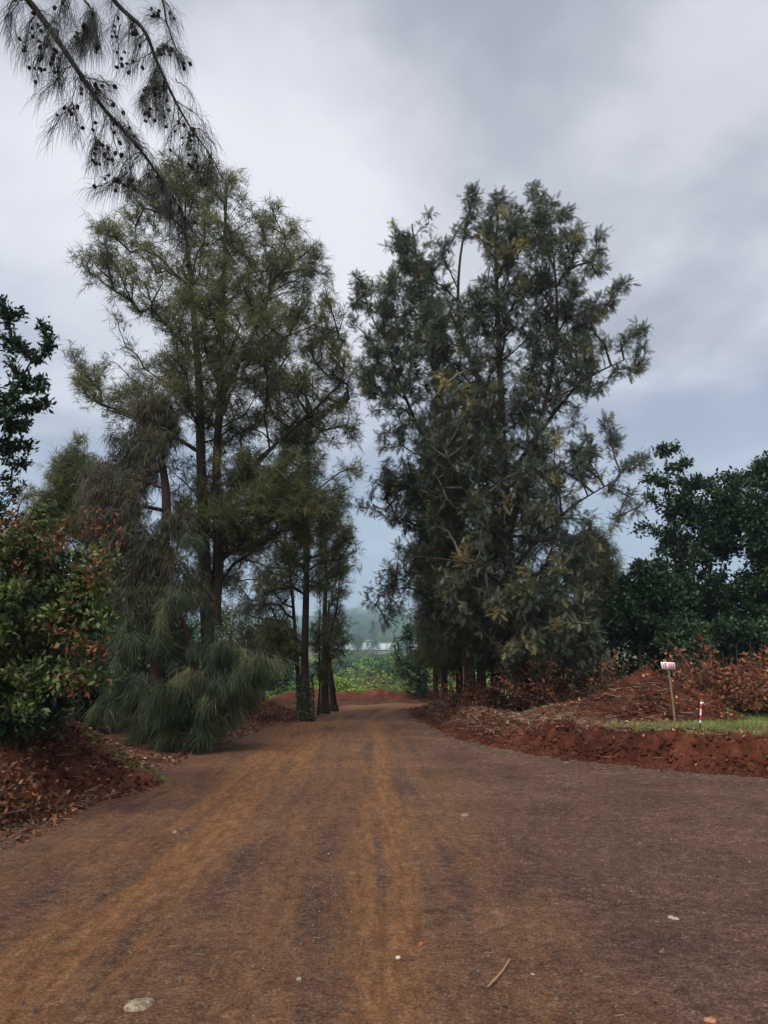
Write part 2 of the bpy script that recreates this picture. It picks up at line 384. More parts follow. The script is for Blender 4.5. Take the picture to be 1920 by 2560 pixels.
def resample(poly, step):
    poly = np.array(poly); seg = np.hypot(*np.diff(poly, axis=0).T); L = np.concatenate([[0], np.cumsum(seg)])
    t = np.arange(0, L[-1], step); p = np.stack([np.interp(t, L, poly[:, 0]), np.interp(t, L, poly[:, 1])], 1)
    k = max(1, int(.6/step)); ker = np.ones(2*k+1)/(2*k+1)
    for a in (0, 1):
        q = np.pad(p[:, a], k, mode='edge'); p[:, a] = np.convolve(q, ker, 'valid')
    return p, t
def build_bank():
    c, t = resample(toe[:12], .045); c = c[:-int(.9/.045)]; t = t[:len(c)]
    d = np.gradient(c, axis=0); d /= np.linalg.norm(d, axis=1)[:, None]
    nrm = np.stack([d[:, 1], -d[:, 0]], 1)          # towards the bank
    mid = c[len(c)//2]+nrm[len(c)//2]
    if not inside(np.array([mid[0]]), np.array([mid[1]]), bank_poly)[0]: nrm = -nrm
    vs = np.concatenate([np.linspace(-.14, .42, 26), np.linspace(.45, 1.6, 26)])
    T, V = np.meshgrid(t, vs, indexing='ij'); ci = np.repeat(c, len(vs), 0); ni = np.repeat(nrm, len(vs), 0)
    v = V.ravel(); tt = T.ravel()
    n1 = fbm(np.stack([tt*1.3, v*1.5, np.zeros_like(v)], 1), 5, 41); n2 = fbm(np.stack([tt*6, v*7, np.zeros_like(v)], 1), 4, 43, .6)
    yy = ci[:, 1]; hh = .52-.16*sm(12, 26, yy)+fbm(np.stack([tt*.7, tt*0, tt*0+5], 1), 4, 44)*.26; hh = hh*(.15+.85*sm(0, 2.5, t[-1]-tt))
    wd = .34+.45*sm(12.5, 17, yy)+.45*n1*sm(11, 15, yy)+.18*n1
    prof = np.where(v < 0, 0, sm(0, wd, v)**.8)
    x = ci[:, 0]+ni[:, 0]*(v-.22*n1*sm(.9, .5, v)-.16*n2*sm(-.1, .1, v)); y = ci[:, 1]+ni[:, 1]*(v-.22*n1*sm(.9, .5, v)-.16*n2*sm(-.1, .1, v))
    zb = base_z(x, y); ztop = ground_z(x, y)
    z = zb+hh*prof+.20*n2*sm(-.05, .1, v)*sm(1.5, .9, v)+.16*n1*sm(0, .3, v)-.30*np.clip(.22-np.abs(fbm(np.stack([tt*1.6, v*3.5, 0*v+9], 1), 4, 47)), 0, 1)*sm(0.05, .2, v)*sm(1.3, .7, v)
    z = z+.13*fbm(np.stack([tt*13, v*14, 0*v+2], 1), 3, 49, .6)*sm(-.05, .05, v)
    z = z*(1-sm(.9, 1.5, v))+(ztop-.02)*sm(.9, 1.5, v)-.06*sm(-.02, -.14, v)
    o = make_mesh('earth_bank', np.stack([x, y, z], 1), grid_faces(len(t), len(vs)), M_RED, smooth=False)
    tag(o, kind='structure'); k = (v > .0) & (v < 1.3); return c, nrm, np.stack([x, y, z], 1)[k], v[k]
bank_c, bank_n, bank_v, bank_t = build_bank()

# ------------------------------------------------------------------ mounds of dug soil
def add_mound(label, cx, cy_, rx, ry, rot, hh, seed, mat, group='mounds of dug red soil', n=110):
    MOUNDS.append((cx, cy_, rx, ry, rot, hh, seed))
    u = np.linspace(-1.15, 1.15, n); U, V = np.meshgrid(u, u); U = U.ravel(); V = V.ravel()
    c, s = math.cos(rot), math.sin(rot); x = cx+U*rx*c-V*ry*s; y = cy_+U*rx*s+V*ry*c
    sub = MOUNDS[:-1]; last = MOUNDS[-1]; MOUNDS[:] = [last]; h = mound_h(x, y); MOUNDS[:] = sub+[last]
    z = ground_z(x, y)+h+fb2(x, y, 3, 5, seed+5, .6)*.32*sm(0, .15, h)*min(hh, .9)-.10*(h < .015)-.012
    o = make_mesh('soil_mound', np.stack([x, y, z], 1), grid_faces(n, n), mat)
    tag(o, label, 'soil mound', group)
    return o
def Gx(px, Y): return (px-960)/1775.0*Y/ .985
add_mound('large conical red soil mound behind the white sign board', Gx(1590, 17.0), 17.0, 2.15, 1.5, .1, 1.05, 51, M_RED, n=150)
add_mound('low grey-brown shoulder of soil and litter left of the conical mound', Gx(1440, 17.2), 17.0, 1.9, 1.0, .25, .42, 52, M_RED2)
add_mound('dark red soil mound at the left edge above the dry leaves', -6.45, 10.6, 3.3, 1.8, -.05, 1.6, 53, M_RED2, n=160)  # lighter soil colour put in to offset the shrub's shade
add_mound('leaf-covered red heap left of the road beside the ivy-clad trunk', Gx(650, 22.5), 22.8, 2.0, 1.1, .3, .5, 54, M_RED2)
for i, (px, Y, w, h, lab) in enumerate([(870, 33.4, 2.0, .45, 'leftmost of the red spoil heaps across the bend'), (955, 34.2, 2.2, .5, 'tallest red spoil heap in the middle across the bend'),
                                  (1010, 34.6, 1.6, .5, 'litter-strewn spoil heap right of the tallest one across the bend'), (1065, 35.0, 2.0, .55, 'rightmost red spoil heap across the bend beside the round bush'),
                                  (780, 32.6, 2.2, .6, 'red spoil heap seen between the thin left trunks')]):
    add_mound(lab, Gx(px, Y), Y, w, .8, .15, h, 60+i, M_RED2, 'spoil heaps across the bend', 60)

# ------------------------------------------------------------------ foliage machinery
def norm(a): return a/(np.linalg.norm(a, axis=-1, keepdims=True)+1e-9)
def frames(D, r=None):
    r = rng.normal(size=D.shape) if r is None else r
    S = norm(np.cross(D, r)); return S, np.cross(S, D)
def stamp(O, D, S, Nn, sc, TV, TF):
    """copies of a small template (x along D, y along S, z along N) at many places"""
    n = len(O); k = len(TV)
    V = O[:, None, :]+sc[:, None, None]*(TV[None, :, 0:1]*D[:, None]+TV[None, :, 1:2]*S[:, None]+TV[None, :, 2:3]*Nn[:, None])
    F = TF[None]+(np.arange(n)*k)[:, None, None]
    return V.reshape(-1, 3), F.reshape(-1, 3)
def needles(O, D, L, w, droop):
    n = len(O); D = norm(D); S, _ = frames(D); dn = np.array((0, 0, -1.0))
    P1 = O+D*(L*.5)[:, None]; D2 = norm(D+dn*np.reshape(droop, (-1, 1))); P2 = P1+D2*(L*.5)[:, None]
    ww = np.reshape(w, (-1, 1))*np.ones((n, 1))/2
    V = np.stack([O-S*ww, O+S*ww, P1-S*ww, P1+S*ww, P2], 1).reshape(-1, 3)
    F = np.array([[0, 1, 3], [0, 3, 2], [2, 3, 4]])[None]+(np.arange(n)*5)[:, None, None]
    return V, F.reshape(-1, 3)
LEAFV = np.array([[0, 0, 0], [.5, .24, .06], [1, 0, -.05], [.5, -.24, .06]]); LEAFF = np.array([[0, 1, 2], [0, 2, 3]])
def frond_template(pairs=4):
    V = [[0, -.012, 0], [0, .012, 0], [1, 0, -.12]]; F = [[0, 1, 2]]
    for i in range(pairs):
        x = .12+.75*i/(pairs-1)*.95; l = .36*(1-abs(i/(pairs-1)-.3)*.8)
        for s in (-1, 1):
            k = len(V); V += [[x, 0, -.12*x*x], [x+.16, 0, -.12*x*x], [x+.22+l*.45, s*l, -.12*x*x-.05]]; F.append([k, k+1, k+2])
    return np.array(V), np.array(F)
FRV, FRF = frond_template()

def tube(pts, rad, sides=8):
    pts = np.asarray(pts, float); rad = np.asarray(rad, float); T = norm(np.gradient(pts, axis=0))
    ref = np.array((0.31, .95, .1)); S = norm(np.cross(T, ref)); N2 = np.cross(S, T)
    a = np.linspace(0, 2*math.pi, sides, endpoint=False)
    ring = pts[:, None]+rad[:, None, None]*(np.cos(a)[None, :, None]*S[:, None]+np.sin(a)[None, :, None]*N2[:, None])
    V = ring.reshape(-1, 3); F = []
    n = len(pts)
    for i in range(n-1):
        for k in range(sides):
            A = i*sides+k; B = i*sides+(k+1) % sides
            F += [[A, B, B+sides], [A, B+sides, A+sides]]
    return V, np.array(F)
def segs_mesh(A, B, ra, rb, sides=4):
    n = len(A); D = norm(B-A); S, N2 = frames(D, np.tile([[.3, .2, .9]], (n, 1))+.01)
    a = np.linspace(0, 2*math.pi, sides, endpoint=False); c = np.cos(a)[None, :, None]; s = np.sin(a)[None, :, None]
    off = c*S[:, None]+s*N2[:, None]
    V = np.concatenate([A[:, None]+off*ra[:, None, None], (B+D*.3*rb[:, None])[:, None]+off*rb[:, None, None]], 1)
    T = []
    for k in range(sides):
        j = (k+1) % sides; T += [[k, j, j+sides], [k, j+sides, k+sides]]
    F = np.array(T)[None]+(np.arange(n)*2*sides)[:, None, None]
    return V.reshape(-1, 3), F.reshape(-1, 3)
def smooth_path(pts, n):
    pts = np.asarray(pts, float); t = np.linspace(0, len(pts)-1, n); out = np.empty((n, 3))
    for q, s in enumerate(t):
        i = min(int(s), len(pts)-2); u = s-i
        p0 = pts[max(i-1, 0)]; p1 = pts[i]; p2 = pts[i+1]; p3 = pts[min(i+2, len(pts)-1)]
        out[q] = .5*((2*p1)+(-p0+p2)*u+(2*p0-5*p1+4*p2-p3)*u*u+(-p0+3*p1-3*p2+p3)*u**3)
    return out
def merge(parts):
    Vs, Fs, Ts = [], [], []; k = 0
    for p in parts:
        Vs.append(p[0]); Fs.append(p[1]+k); k += len(p[0])
        Ts.append(p[2] if len(p) > 2 else np.zeros(len(p[0])))
    return np.concatenate(Vs), np.concatenate(Fs), np.concatenate(Ts)

def env_clumps(env, Y, n, depth=1.0, seed=0, gap=.0, shell=.55, gscale=.9):
    """points inside a crown whose outline is given as rows (py, left px, right px) at distance Y"""
    r = np.random.default_rng(seed); env = np.array(env, float); out = []
    py0, py1 = env[0, 0], env[-1, 0]
    wmax = (env[:, 2]-env[:, 1]).max()
    while len(out) < n:
        py = r.uniform(py0, py1); l = np.interp(py, env[:, 0], env[:, 1]); rr = np.interp(py, env[:, 0], env[:, 2])
        if r.random() > ((rr-l)/wmax)**.9+.03: continue
        t = r.uniform(-1, 1); half = (rr-l)/2; w = half/1775*Y*depth
        zt = math.sqrt(max(0, 1-t*t)); q = r.uniform(-1, 1)
        if r.random() < shell: q = math.copysign(abs(q)**.45, q)
        Yc = Y+w*zt*q
        p = P((l+rr)/2+t*half, py, Yc)
        p = P((l+rr)/2+t*half, py, Yc) if True else p
        # keep the outline at the tree's own distance
        sc = Y/Yc; p = np.array([p[0]*sc, Yc, CAMZ+(p[2]-CAMZ)*sc])
        if gap > 0:
            g = fbm((p*gscale)[None]+seed*3.1, 3, seed)[0]
            if g < -.5+gap: continue
        out.append(p)
    return np.array(out)

def grow(stems, clumps, up=.35, seglen=.45, horiz_pen=.25, droop=0.0, seed=0, sag=.0):
    """connect every clump centre to the cheapest node below it; returns nodes, parents, twig paths"""
    r = np.random.default_rng(seed)
    nodes = []; par = []; sid = []; isstem = []
    for k, st in enumerate(stems):
        for i, p in enumerate(st):
            nodes.append(p); par.append(len(nodes)-2 if i else -1); isstem.append(True)
    nodes = [np.array(p, float) for p in nodes]
    arr = np.array(nodes); d0 = np.min(np.linalg.norm(clumps[:, None]-arr[None], axis=2), axis=1)
    order = np.argsort(d0); buf = np.zeros((200000, 3)); n = len(nodes); buf[:n] = arr; cost0 = np.zeros(200000)
    paths = []
    for ci in order:
        c = clumps[ci]; dv = c-buf[:n]; dist = np.linalg.norm(dv, axis=1); hz = np.hypot(dv[:, 0], dv[:, 1])
        want = up*hz; pen = np.maximum(0, want-dv[:, 2])*1.3
        cost = dist+pen+cost0[:n]*horiz_pen
        j = int(np.argmin(cost)); a = buf[j]; L = dist[j]
        m = max(1, int(round(L/seglen)))
        ctrl = (a+c)/2+np.array((0, 0, L*.14+sag*L))+r.normal(size=3)*L*.07
        prev = j; path = [a.copy()]
        for q in range(1, m+1):
            t = q/m; p = (1-t)**2*a+2*t*(1-t)*ctrl+t*t*c+r.normal(size=3)*.02*(q < m)
            buf[n] = p; par.append(prev); isstem.append(False); cost0[n] = cost0[prev]+L/m; prev = n; n += 1; path.append(p)
        paths.append((ci, path, prev))
    return buf[:n].copy(), np.array(par), np.array(isstem), paths

def build_tree(name, label, cat, stems_px, Y, clumps, radii, leaf, mat, bark, group=None, tip=.006, k_rad=.009,
               up=.35, nlimb=8, seglen=.45, seed=0, sag=0., base_h=None, stem_pts=26, extra=None, twig_mat=None, rough=.0, frac0=.35, hp=.25):
    stems = []
    for st in stems_px:
        stems.append(smooth_path([P(px, py, Y+(dy)) for (px, py, dy) in st], stem_pts))
    base = stems[0][0]; gx = surf(np.array([base[0]]), np.array([base[1]]))[0]
    stems[0][0][2] = gx-.1
    root = empty(name, label, cat, group, (float(base[0]), float(base[1]), float(gx)))
    nodes, par, isst, paths = grow(stems, clumps, up, seglen, horiz_pen=hp, seed=seed, sag=sag)
    n = len(nodes); cnt = np.zeros(n)
    for _, _, e in paths: cnt[e] += 1
    for i in range(n-1, -1, -1):
        if par[i] >= 0 and not isst[i]: cnt[par[i]] += cnt[i]
    rad = tip+k_rad*np.power(np.maximum(cnt-.9, 0), .45)
    # limb ids
    lid = np.full(n, -1)
    for i in range(n):
        if isst[i] or par[i] < 0: continue
        lid[i] = i if isst[par[i]] else lid[par[i]]
    # stems
    parts = []
    for st, (r0, r1) in zip(stems, radii):
        m = len(st); t = np.linspace(0, 1, m)**.8; rr = r0*(1-t)+r1*t; rr[0] *= 1.45; rr[1] *= 1.15
        V, F = tube(st, rr, 14 if r0 > .1 else 8)
        if r0 > .08:
            cen = np.repeat(st, 14 if r0 > .1 else 8, 0); dv = V-cen
            nz = fbm(np.stack([np.arctan2(dv[:, 1], dv[:, 0])*2.2, V[:, 2]*.5, V[:, 0]*0], 1), 3, seed); V = cen+dv*(1+nz[:, None]*.3)
        parts.append((V, F))
    V, F, T = merge(parts[:1]); localise(root, make_mesh('trunk', V, F, bark, smooth=True))
    for p in parts[1:]:
        localise(root, make_mesh('trunk', p[0], p[1], bark, smooth=True))
    seg = np.array([i for i in range(n) if not isst[i] and par[i] >= 0])
    ids, c = np.unique(lid[seg], return_counts=True); wt = cnt[ids]
    big = set(ids[np.argsort(-wt)[:nlimb]])
    def segpart(sel):
        A = nodes[par[sel]]; B = nodes[sel]; rb = rad[sel]; ra = np.where(isst[par[sel]], rad[sel]*1.1, np.minimum(rad[par[sel]], rad[sel]*1.6))
        return segs_mesh(A, B, ra, rb, 5)
    for b_ in big:
        sel = seg[lid[seg] == b_]; sel_thick = sel[rad[sel] > tip*1.25]
        if len(sel_thick) < 2: continue
        V, F = segpart(sel_thick); localise(root, make_mesh('branch', V, F, bark))
    rest = np.array([i for i in seg if not (lid[i] in big and rad[i] > tip*1.25)])
    if len(rest):
        V, F = segpart(rest); o = localise(root, make_mesh('twigs', V, F, twig_mat or bark)); o['kind'] = 'stuff'
    # leaf anchors along the outer part of each twig
    O, C, D = [], [], []
    r = np.random.default_rng(seed+99)
    for ci, path, e in paths:
        pa = np.array(path); L = len(pa)
        m = leaf['n'] if not callable(leaf['n']) else leaf['n'](clumps[ci])
        t = (frac0+(1-frac0)*r.random(m)**.7)*(L-1); i = np.minimum(t.astype(int), L-2); u = (t-i)[:, None]
        p = pa[i]*(1-u)+pa[i+1]*u; O.append(p); D.append(np.tile(pa[-1]-pa[-2], (m, 1))); C.append(np.full(m, ci))
    O = np.concatenate(O); D = norm(np.concatenate(D)); C = np.concatenate(C)
    V, F, T = leaf['fn'](O, D, C, leaf, r)
    o = localise(root, make_mesh('crown', V, F, mat, tint=T)); o['kind'] = 'stuff'
    if extra: extra(root, stems, nodes)
    return root

def fn_needles(O, D, C, o, r):
    """tufts: each anchor carries a small twig with a spray of needles"""
    k = o.get('k', 8); sp = o.get('spread', .3); n = len(O)
    ctint = r.random(C.max()+1)
    tw = norm(D*o.get('follow', .8)+r.normal(size=O.shape)*.7+np.array((0, 0, o.get('lift', .2))))
    O2 = O+r.normal(size=O.shape)*sp*.35
    L0 = r.uniform(.6, 1.3, n)*o['L']
    Ob = np.repeat(O2, k, 0); Tb = np.repeat(tw, k, 0); t = np.tile(np.linspace(0, .8, k), n)[:, None]
    Ob = Ob+Tb*t*np.repeat(L0, k)[:, None]*.6
    Dn = norm(Tb*o.get('along', .9)+r.normal(size=Ob.shape)*.55+np.array((0, 0, -o.get('fall', .2))))
    L = np.repeat(L0, k)*r.uniform(.6, 1.2, n*k)
    V, F = needles(Ob, Dn, L, o['w'], o.get('droop', .6)*r.uniform(.6, 1.4, n*k))
    tint = np.clip(np.repeat(ctint[C], k)*.62+np.repeat(r.random(n), k)*.3+r.random(n*k)*.2-.06+o.get('tb', 0), 0, 1)
    return V, F, np.repeat(tint, 5)
def fn_comb(O, D, C, o, r):
    """needles hanging like a comb from arching twigs"""
    k = o['k']; n = len(O); ct = r.random(C.max()+1)
    O2 = np.repeat(O, k, 0)+r.normal(size=(n*k, 3))*o['spread']; Db = np.repeat(D, k, 0); Db = Db*np.array((1, 1, .3))
    Dn = norm(Db*.5+r.normal(size=O2.shape)*.28+np.array((0, 0, -.75)))
    L = o['L']*r.uniform(.5, 1.25, n*k)*np.repeat((.7+.6*ct[C]), k)
    V, F = needles(O2, Dn, L, o['w'], r.uniform(.2, .9, n*k))
    t = np.clip(np.repeat(ct[C]**1.5*.75, k)+r.random(n*k)*.3, 0, 1)
    T = np.stack([t+.12, t+.12, t, t, t-.2], 1).clip(0, 1)
    return V, F, T.ravel()
def fn_fronds(O, D, C, o, r):
    n = len(O); ct = r.random(C.max()+1)**1.3
    d = norm(D*.5+r.normal(size=O.shape)*.8+np.array((0, 0, o.get('lift', .1))))
    O2 = O+d*.03+r.normal(size=O.shape)*o.get('spread', .1)
    S, N_ = frames(d, np.tile([[0, 0, 1.]], (n, 1))+r.normal(size=O.shape)*.35)
    V, F = stamp(O2, d, S, N_, r.uniform(.7, 1.3, n)*o['L'], FRV, FRF)
    tint = np.clip(ct[C]*.45+r.random(n)*.45+o.get('tb', 0)+(r.random(n) > .97)*.3+(ct[C] > .93)*.35, 0, 1)
    return V, F, np.repeat(tint, len(FRV))
def fn_leaves(O, D, C, o, r):
    n = len(O); ct = r.random(C.max()+1)
    d = norm(D*.4+r.normal(size=O.shape)*.8+np.array((0, 0, o.get('lift', .0))))
    O2 = O+r.normal(size=O.shape)*o.get('spread', .1)
    S, N_ = frames(d, np.tile([[0, 0, 1.]], (n, 1))+r.normal(size=O.shape)*.6)
    V, F = stamp(O2, d, S, N_, r.uniform(.7, 1.3, n)*o['L'], LEAFV*np.array((1, o.get('wide', 1), 1)), LEAFF)
    tint = np.clip(ct[C]*.5+r.random(n)*.5+o.get('tb', 0), 0, 1)
    return V, F, np.repeat(tint, 4)
#TREES
# ------------------------------------------------------------------ the near casuarina whose limbs hang into the top left
def near_casuarina():
    bx, by = -4.6, 2.0; gz = surf(np.array([bx]), np.array([by]))[0]
    root = empty('casuarina_tree', 'casuarina tree whose cone-laden limbs hang down into the upper left sky', 'tree', None, (bx, by, float(gz)))
    tr = smooth_path([(bx, by, gz-.1), (bx+.05, by, 2.5), (bx-.1, by+.1, 5.2), (bx, by, 8.0), (bx+.1, by, 10.5)], 30)
    V, F = tube(tr, np.interp(np.arange(30), [0, 3, 29], [.34, .22, .05]), 14); localise(root, make_mesh('trunk', V, F, M_BARK, smooth=True))
    r = np.random.default_rng(5)
    A = [tr[18], (-3.9, 2.9, 6.9), P(-260, -330, 3.9), P(-60, -150, 4.2), P(70, 0, 4.4), P(139, 93, 4.45), P(197, 180, 4.5), P(260, 272, 4.6), P(347, 370, 4.7), P(417, 469, 4.8), P(457, 540, 4.85), P(466, 600, 4.85)]
    B = [tr[21], (-3.6, 3.0, 7.9), P(-60, -450, 4.3), P(150, -180, 4.6), P(284, 0, 4.8), P(359, 75, 4.85), P(393, 156, 4.9), P(440, 255, 5.0), P(480, 324, 5.0), P(527, 390, 5.05), P(556, 448, 5.1)]
    C_ = [np.array(A[3]), P(60, -90, 4.1), P(150, -60, 4.0), P(232, 30, 4.0), P(228, 78, 4.0)]
    D_ = [np.array(B[3]), P(300, -150, 5.0), P(396, -20, 5.1), P(418, 60, 5.1), P(440, 120, 5.15), P(462, 150, 5.2)]
    for pts, r0, r1 in ((A, .034, .003), (B, .028, .002), (C_, .014, .003), (D_, .012, .003)):
        q = smooth_path(pts, 60); V, F = tube(q, np.linspace(r0, r1, 60)*np.r_[np.ones(20), np.ones(40)], 7); localise(root, make_mesh('limb', V, F, M_TWIGD, smooth=True))  # dark bark puts the limbs' silhouette against the sky into their colour
    tw = []   # (start, control, end, distance, needle count, cones)
    def T(a, b, c, Y, n, k): tw.append((P(*a, Y), P(*b, Y), P(*c, Y), n, k))
    T((95, 30), (60, 60), (62, 150), 4.4, 190, 6); T((125, 80), (90, 110), (95, 200), 4.4, 220, 7); T((60, -5), (20, 20), (25, 100), 4.4, 170, 0)
    T((110, 60), (130, 120), (128, 160), 4.45, 180, 5); T((160, 120), (140, 170), (150, 215), 4.5, 200, 6)
    T((200, 185), (178, 240), (182, 262), 4.55, 40, 2); T((182, 258), (165, 272), (120, 335), 4.5, 150, 3); T((182, 258), (190, 290), (196, 350), 4.55, 130, 3)
    T((225, 225), (225, 300), (240, 350), 4.6, 60, 2); T((238, 340), (250, 360), (268, 375), 4.6, 60, 4); T((240, 345), (238, 370), (236, 412), 4.6, 190, 5)
    T((268, 360), (272, 380), (272, 410), 4.6, 120, 4); T((275, 290), (285, 370), (320, 440), 4.65, 30, 3); T((318, 430), (300, 450), (235, 470), 4.6, 170, 5)
    T((318, 440), (320, 450), (318, 470), 4.65, 60, 5); T((205, 190), (245, 200), (285, 215), 4.45, 170, 3); T((215, 200), (240, 230), (262, 240), 4.45, 150, 3)
    T((270, 285), (290, 300), (298, 310), 4.6, 90, 4); T((230, 230), (300, 250), (330, 330), 4.7, 90, 2); T((300, 320), (345, 340), (370, 390), 4.8, 60, 1)
    T((310, 340), (330, 330), (335, 345), 4.7, 60, 4); T((370, 410), (372, 430), (372, 450), 4.8, 120, 3); T((390, 440), (415, 470), (420, 540), 4.8, 120, 2); T((430, 480), (425, 520), (424, 575), 4.8, 160, 2)
    T((350, 380), (300, 400), (290, 470), 4.7, 100, 2); T((330, 355), (385, 370), (400, 430), 4.8, 70, 0)
    T((235, 20), (225, 60), (205, 125), 4.0, 260, 9); T((228, 75), (215, 90), (190, 110), 4.0, 190, 8); T((222, 10), (245, 60), (240, 120), 4.0, 220, 3)
    T((180, -30), (150, 10), (140, 60), 4.1, 150, 3); T((150, -40), (170, 20), (185, 60), 4.1, 120, 0); T((300, 15), (270, 60), (285, 130), 4.8, 100, 3); T((330, 45), (335, 70), (340, 95), 4.85, 80, 6)
    T((300, 60), (290, 120), (300, 175), 4.85, 80, 6); T((392, 155), (380, 220), (365, 240), 4.9, 240, 6); T((392, 165), (385, 230), (395, 290), 4.9, 330, 12)
    T((398, 180), (410, 240), (412, 290), 4.9, 330, 10); T((400, 120), (440, 120), (462, 165), 5.1, 210, 10); T((418, 60), (385, 30), (380, 35), 5.1, 100, 6); T((430, 100), (405, 110), (398, 135), 5.1, 150, 8)
    T((400, -10), (430, 20), (440, 60), 5.1, 150, 2); T((440, 255), (425, 330), (422, 430), 5.0, 40, 1); T((445, 262), (452, 330), (449, 390), 5.0, 30, 3); T((480, 322), (470, 330), (468, 370), 5.0, 110, 6)
    T((478, 318), (510, 320), (532, 360), 5.05, 110, 0); T((495, 345), (500, 390), (470, 430), 5.05, 90, 4); T((527, 382), (530, 420), (527, 445), 5.05, 90, 0); T((440, 200), (480, 220), (485, 260), 5.1, 70, 0)
    T((360, 80), (330, 110), (325, 190), 4.85, 110, 3); T((365, 230), (350, 260), (375, 290), 4.9, 160, 5)
    for pts, st in ((A[3:], 62), (B[3:], 48)):
        q = smooth_path(pts, st)
        for i in range(3, st-1, 3):
            for _ in range(1):
                l = r.uniform(.10, .40); a = q[i]; d = np.array((r.normal()*.5, r.normal()*.4, -1+r.random()*.5)); d /= np.linalg.norm(d); e = a+d*l; tw.append((a, (a+e)/2+np.array((r.normal()*.04, 0, .05)), e, int(30+l*170), int(r.random() < .3)*2))
    O = []; cones = []; td = []; Tm = []
    for a, b, c, n, k in tw:
        t = np.linspace(0, 1, 12)[:, None]; q = (1-t)**2*a+2*t*(1-t)*b+t*t*c; q = q+r.normal(size=q.shape)*.004
        Tm.append(tube(q, np.linspace(.0042, .0018, 12), 5)); u = r.random(int(n*1.15))*11; i = np.minimum(u.astype(int), 10); p = q[i]*(1-(u-i)[:, None])+q[i+1]*(u-i)[:, None]
        O.append(p+r.normal(size=p.shape)*.022); td.append(norm(q[i+1]-q[i]))
        for _ in range(int(k*1.1+.5)):
            j = r.integers(3, 12); cones.append(q[j]+r.normal(size=3)*(.02, .03, .02))
    for pts, m in ((A, 620), (B, 460), (C_, 120), (D_, 180)):
        q = smooth_path(pts[3:], 60); i = r.integers(0, 58, m); O.append(q[i]+r.normal(size=(m, 3))*.03); td.append(norm(q[i+1]-q[i]))
    O = np.concatenate(O); td = np.concatenate(td); n = len(O)
    D = norm(td*.7+r.normal(size=O.shape)*(.36, .36, .3)+np.array((0, 0, -.5)))
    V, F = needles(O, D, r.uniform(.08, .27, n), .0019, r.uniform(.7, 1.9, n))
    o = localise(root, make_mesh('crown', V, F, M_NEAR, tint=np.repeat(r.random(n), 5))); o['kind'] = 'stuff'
    V, F, _ = merge(Tm); o = localise(root, make_mesh('twigs', V, F, M_BARK2)); o['kind'] = 'stuff'
    import bmesh
    bm = bmesh.new(); bmesh.ops.create_icosphere(bm, subdivisions=1, radius=1.0)
    for v in bm.verts: v.co *= random.uniform(.85, 1.15)
    me = bpy.data.meshes.new('cone'); bm.to_mesh(me); bm.free(); me.materials.append(M_BARK2)
    for cpos in cones:
        ob = bpy.data.objects.new('cone', me); COL.objects.link(ob); ob.parent = root; ob.location = Vector(cpos)-root.location
        s = random.uniform(.012, .018); ob.scale = (s, s, s*1.35); ob.rotation_euler = (random.uniform(-1, 1), random.uniform(-1, 1), 0)
    # the rest of the crown, above and beside the frame
    cl = np.stack([r.normal(bx, 1.3, 90), r.normal(by-.8, 1.2, 90), r.uniform(6.5, 12.5, 90)], 1); cl = cl[(cl[:, 1] < by+.6) & (cl[:, 0] < -2.6)]
    A2 = np.repeat(tr[np.clip(((cl[:, 2]-gz-1)/10*29).astype(int), 5, 28)], 1, 0)
    V, F = segs_mesh(A2, cl, np.full(len(cl), .03), np.full(len(cl), .008), 5); localise(root, make_mesh('branch', V, F, M_BARK))
    C = np.repeat(np.arange(len(cl)), 16); u = r.random(len(C))[:, None]; O = A2[C]*(1-u)+cl[C]*u
    V, F, Tt = fn_needles(O, norm(cl[C]-A2[C]), C, dict(k=9, L=.3, w=.006, spread=.4, droop=.9), r)
    o = localise(root, make_mesh('crown', V, F, M_CAS, tint=Tt)); o['kind'] = 'stuff'
near_casuarina()

# ------------------------------------------------------------------ left row
NL = dict(fn=fn_needles, k=9, L=.25, w=.0088, spread=.33, droop=.5, lift=.35, fall=.12, n=23, tb=.03)
env = [(425, 395, 440), (450, 340, 620), (520, 310, 700), (600, 280, 770), (650, 215, 800), (700, 230, 815), (780, 235, 845), (860, 200, 860), (910, 170, 870), (980, 195, 880), (1010, 230, 880), (1050, 400, 890), (1200, 430, 890), (1300, 450, 850), (1400, 470, 700), (1470, 480, 620)]
cl = env_clumps(env, 17, 900, .75, 3, gap=.475, gscale=.6)
extra = np.array([P(*p, 17) for p in [(178, 880), (205, 640), (225, 690), (190, 905), (215, 940), (250, 1010), (460, 460), (520, 455), (590, 450), (640, 540), (400, 440), (425, 480), (360, 520), (820, 690), (790, 640), (860, 790)]])
build_tree('casuarina_tree', 'tallest casuarina of the left row, twin dark trunks and a broad feathery olive crown', 'tree',
    [[(528, 1842, 0), (522, 1650, 0), (512, 1400, 0), (503, 1150, .1), (497, 950, .1), (482, 760, .2), (466, 600, .2), (440, 455, .2)],
     [(532, 1560, 0), (546, 1400, .1), (541, 1200, 0), (549, 1000, 0), (556, 780, -.1), (562, 600, 0), (566, 460, 0)],
     [(543, 1310, 0), (590, 1225, .1), (680, 1120, .4), (770, 1040, .6), (850, 960, .7)],
     [(548, 1010, 0), (600, 900, -.3), (655, 790, -.4), (690, 680, -.5), (715, 600, -.6)]],
    17, np.concatenate([cl, extra]), [(.20, .035), (.16, .03), (.085, .02), (.08, .02)], NL, M_CAS, M_BARK, 'casuarinas left of the road', seed=1, up=.6, nlimb=12, k_rad=.008)

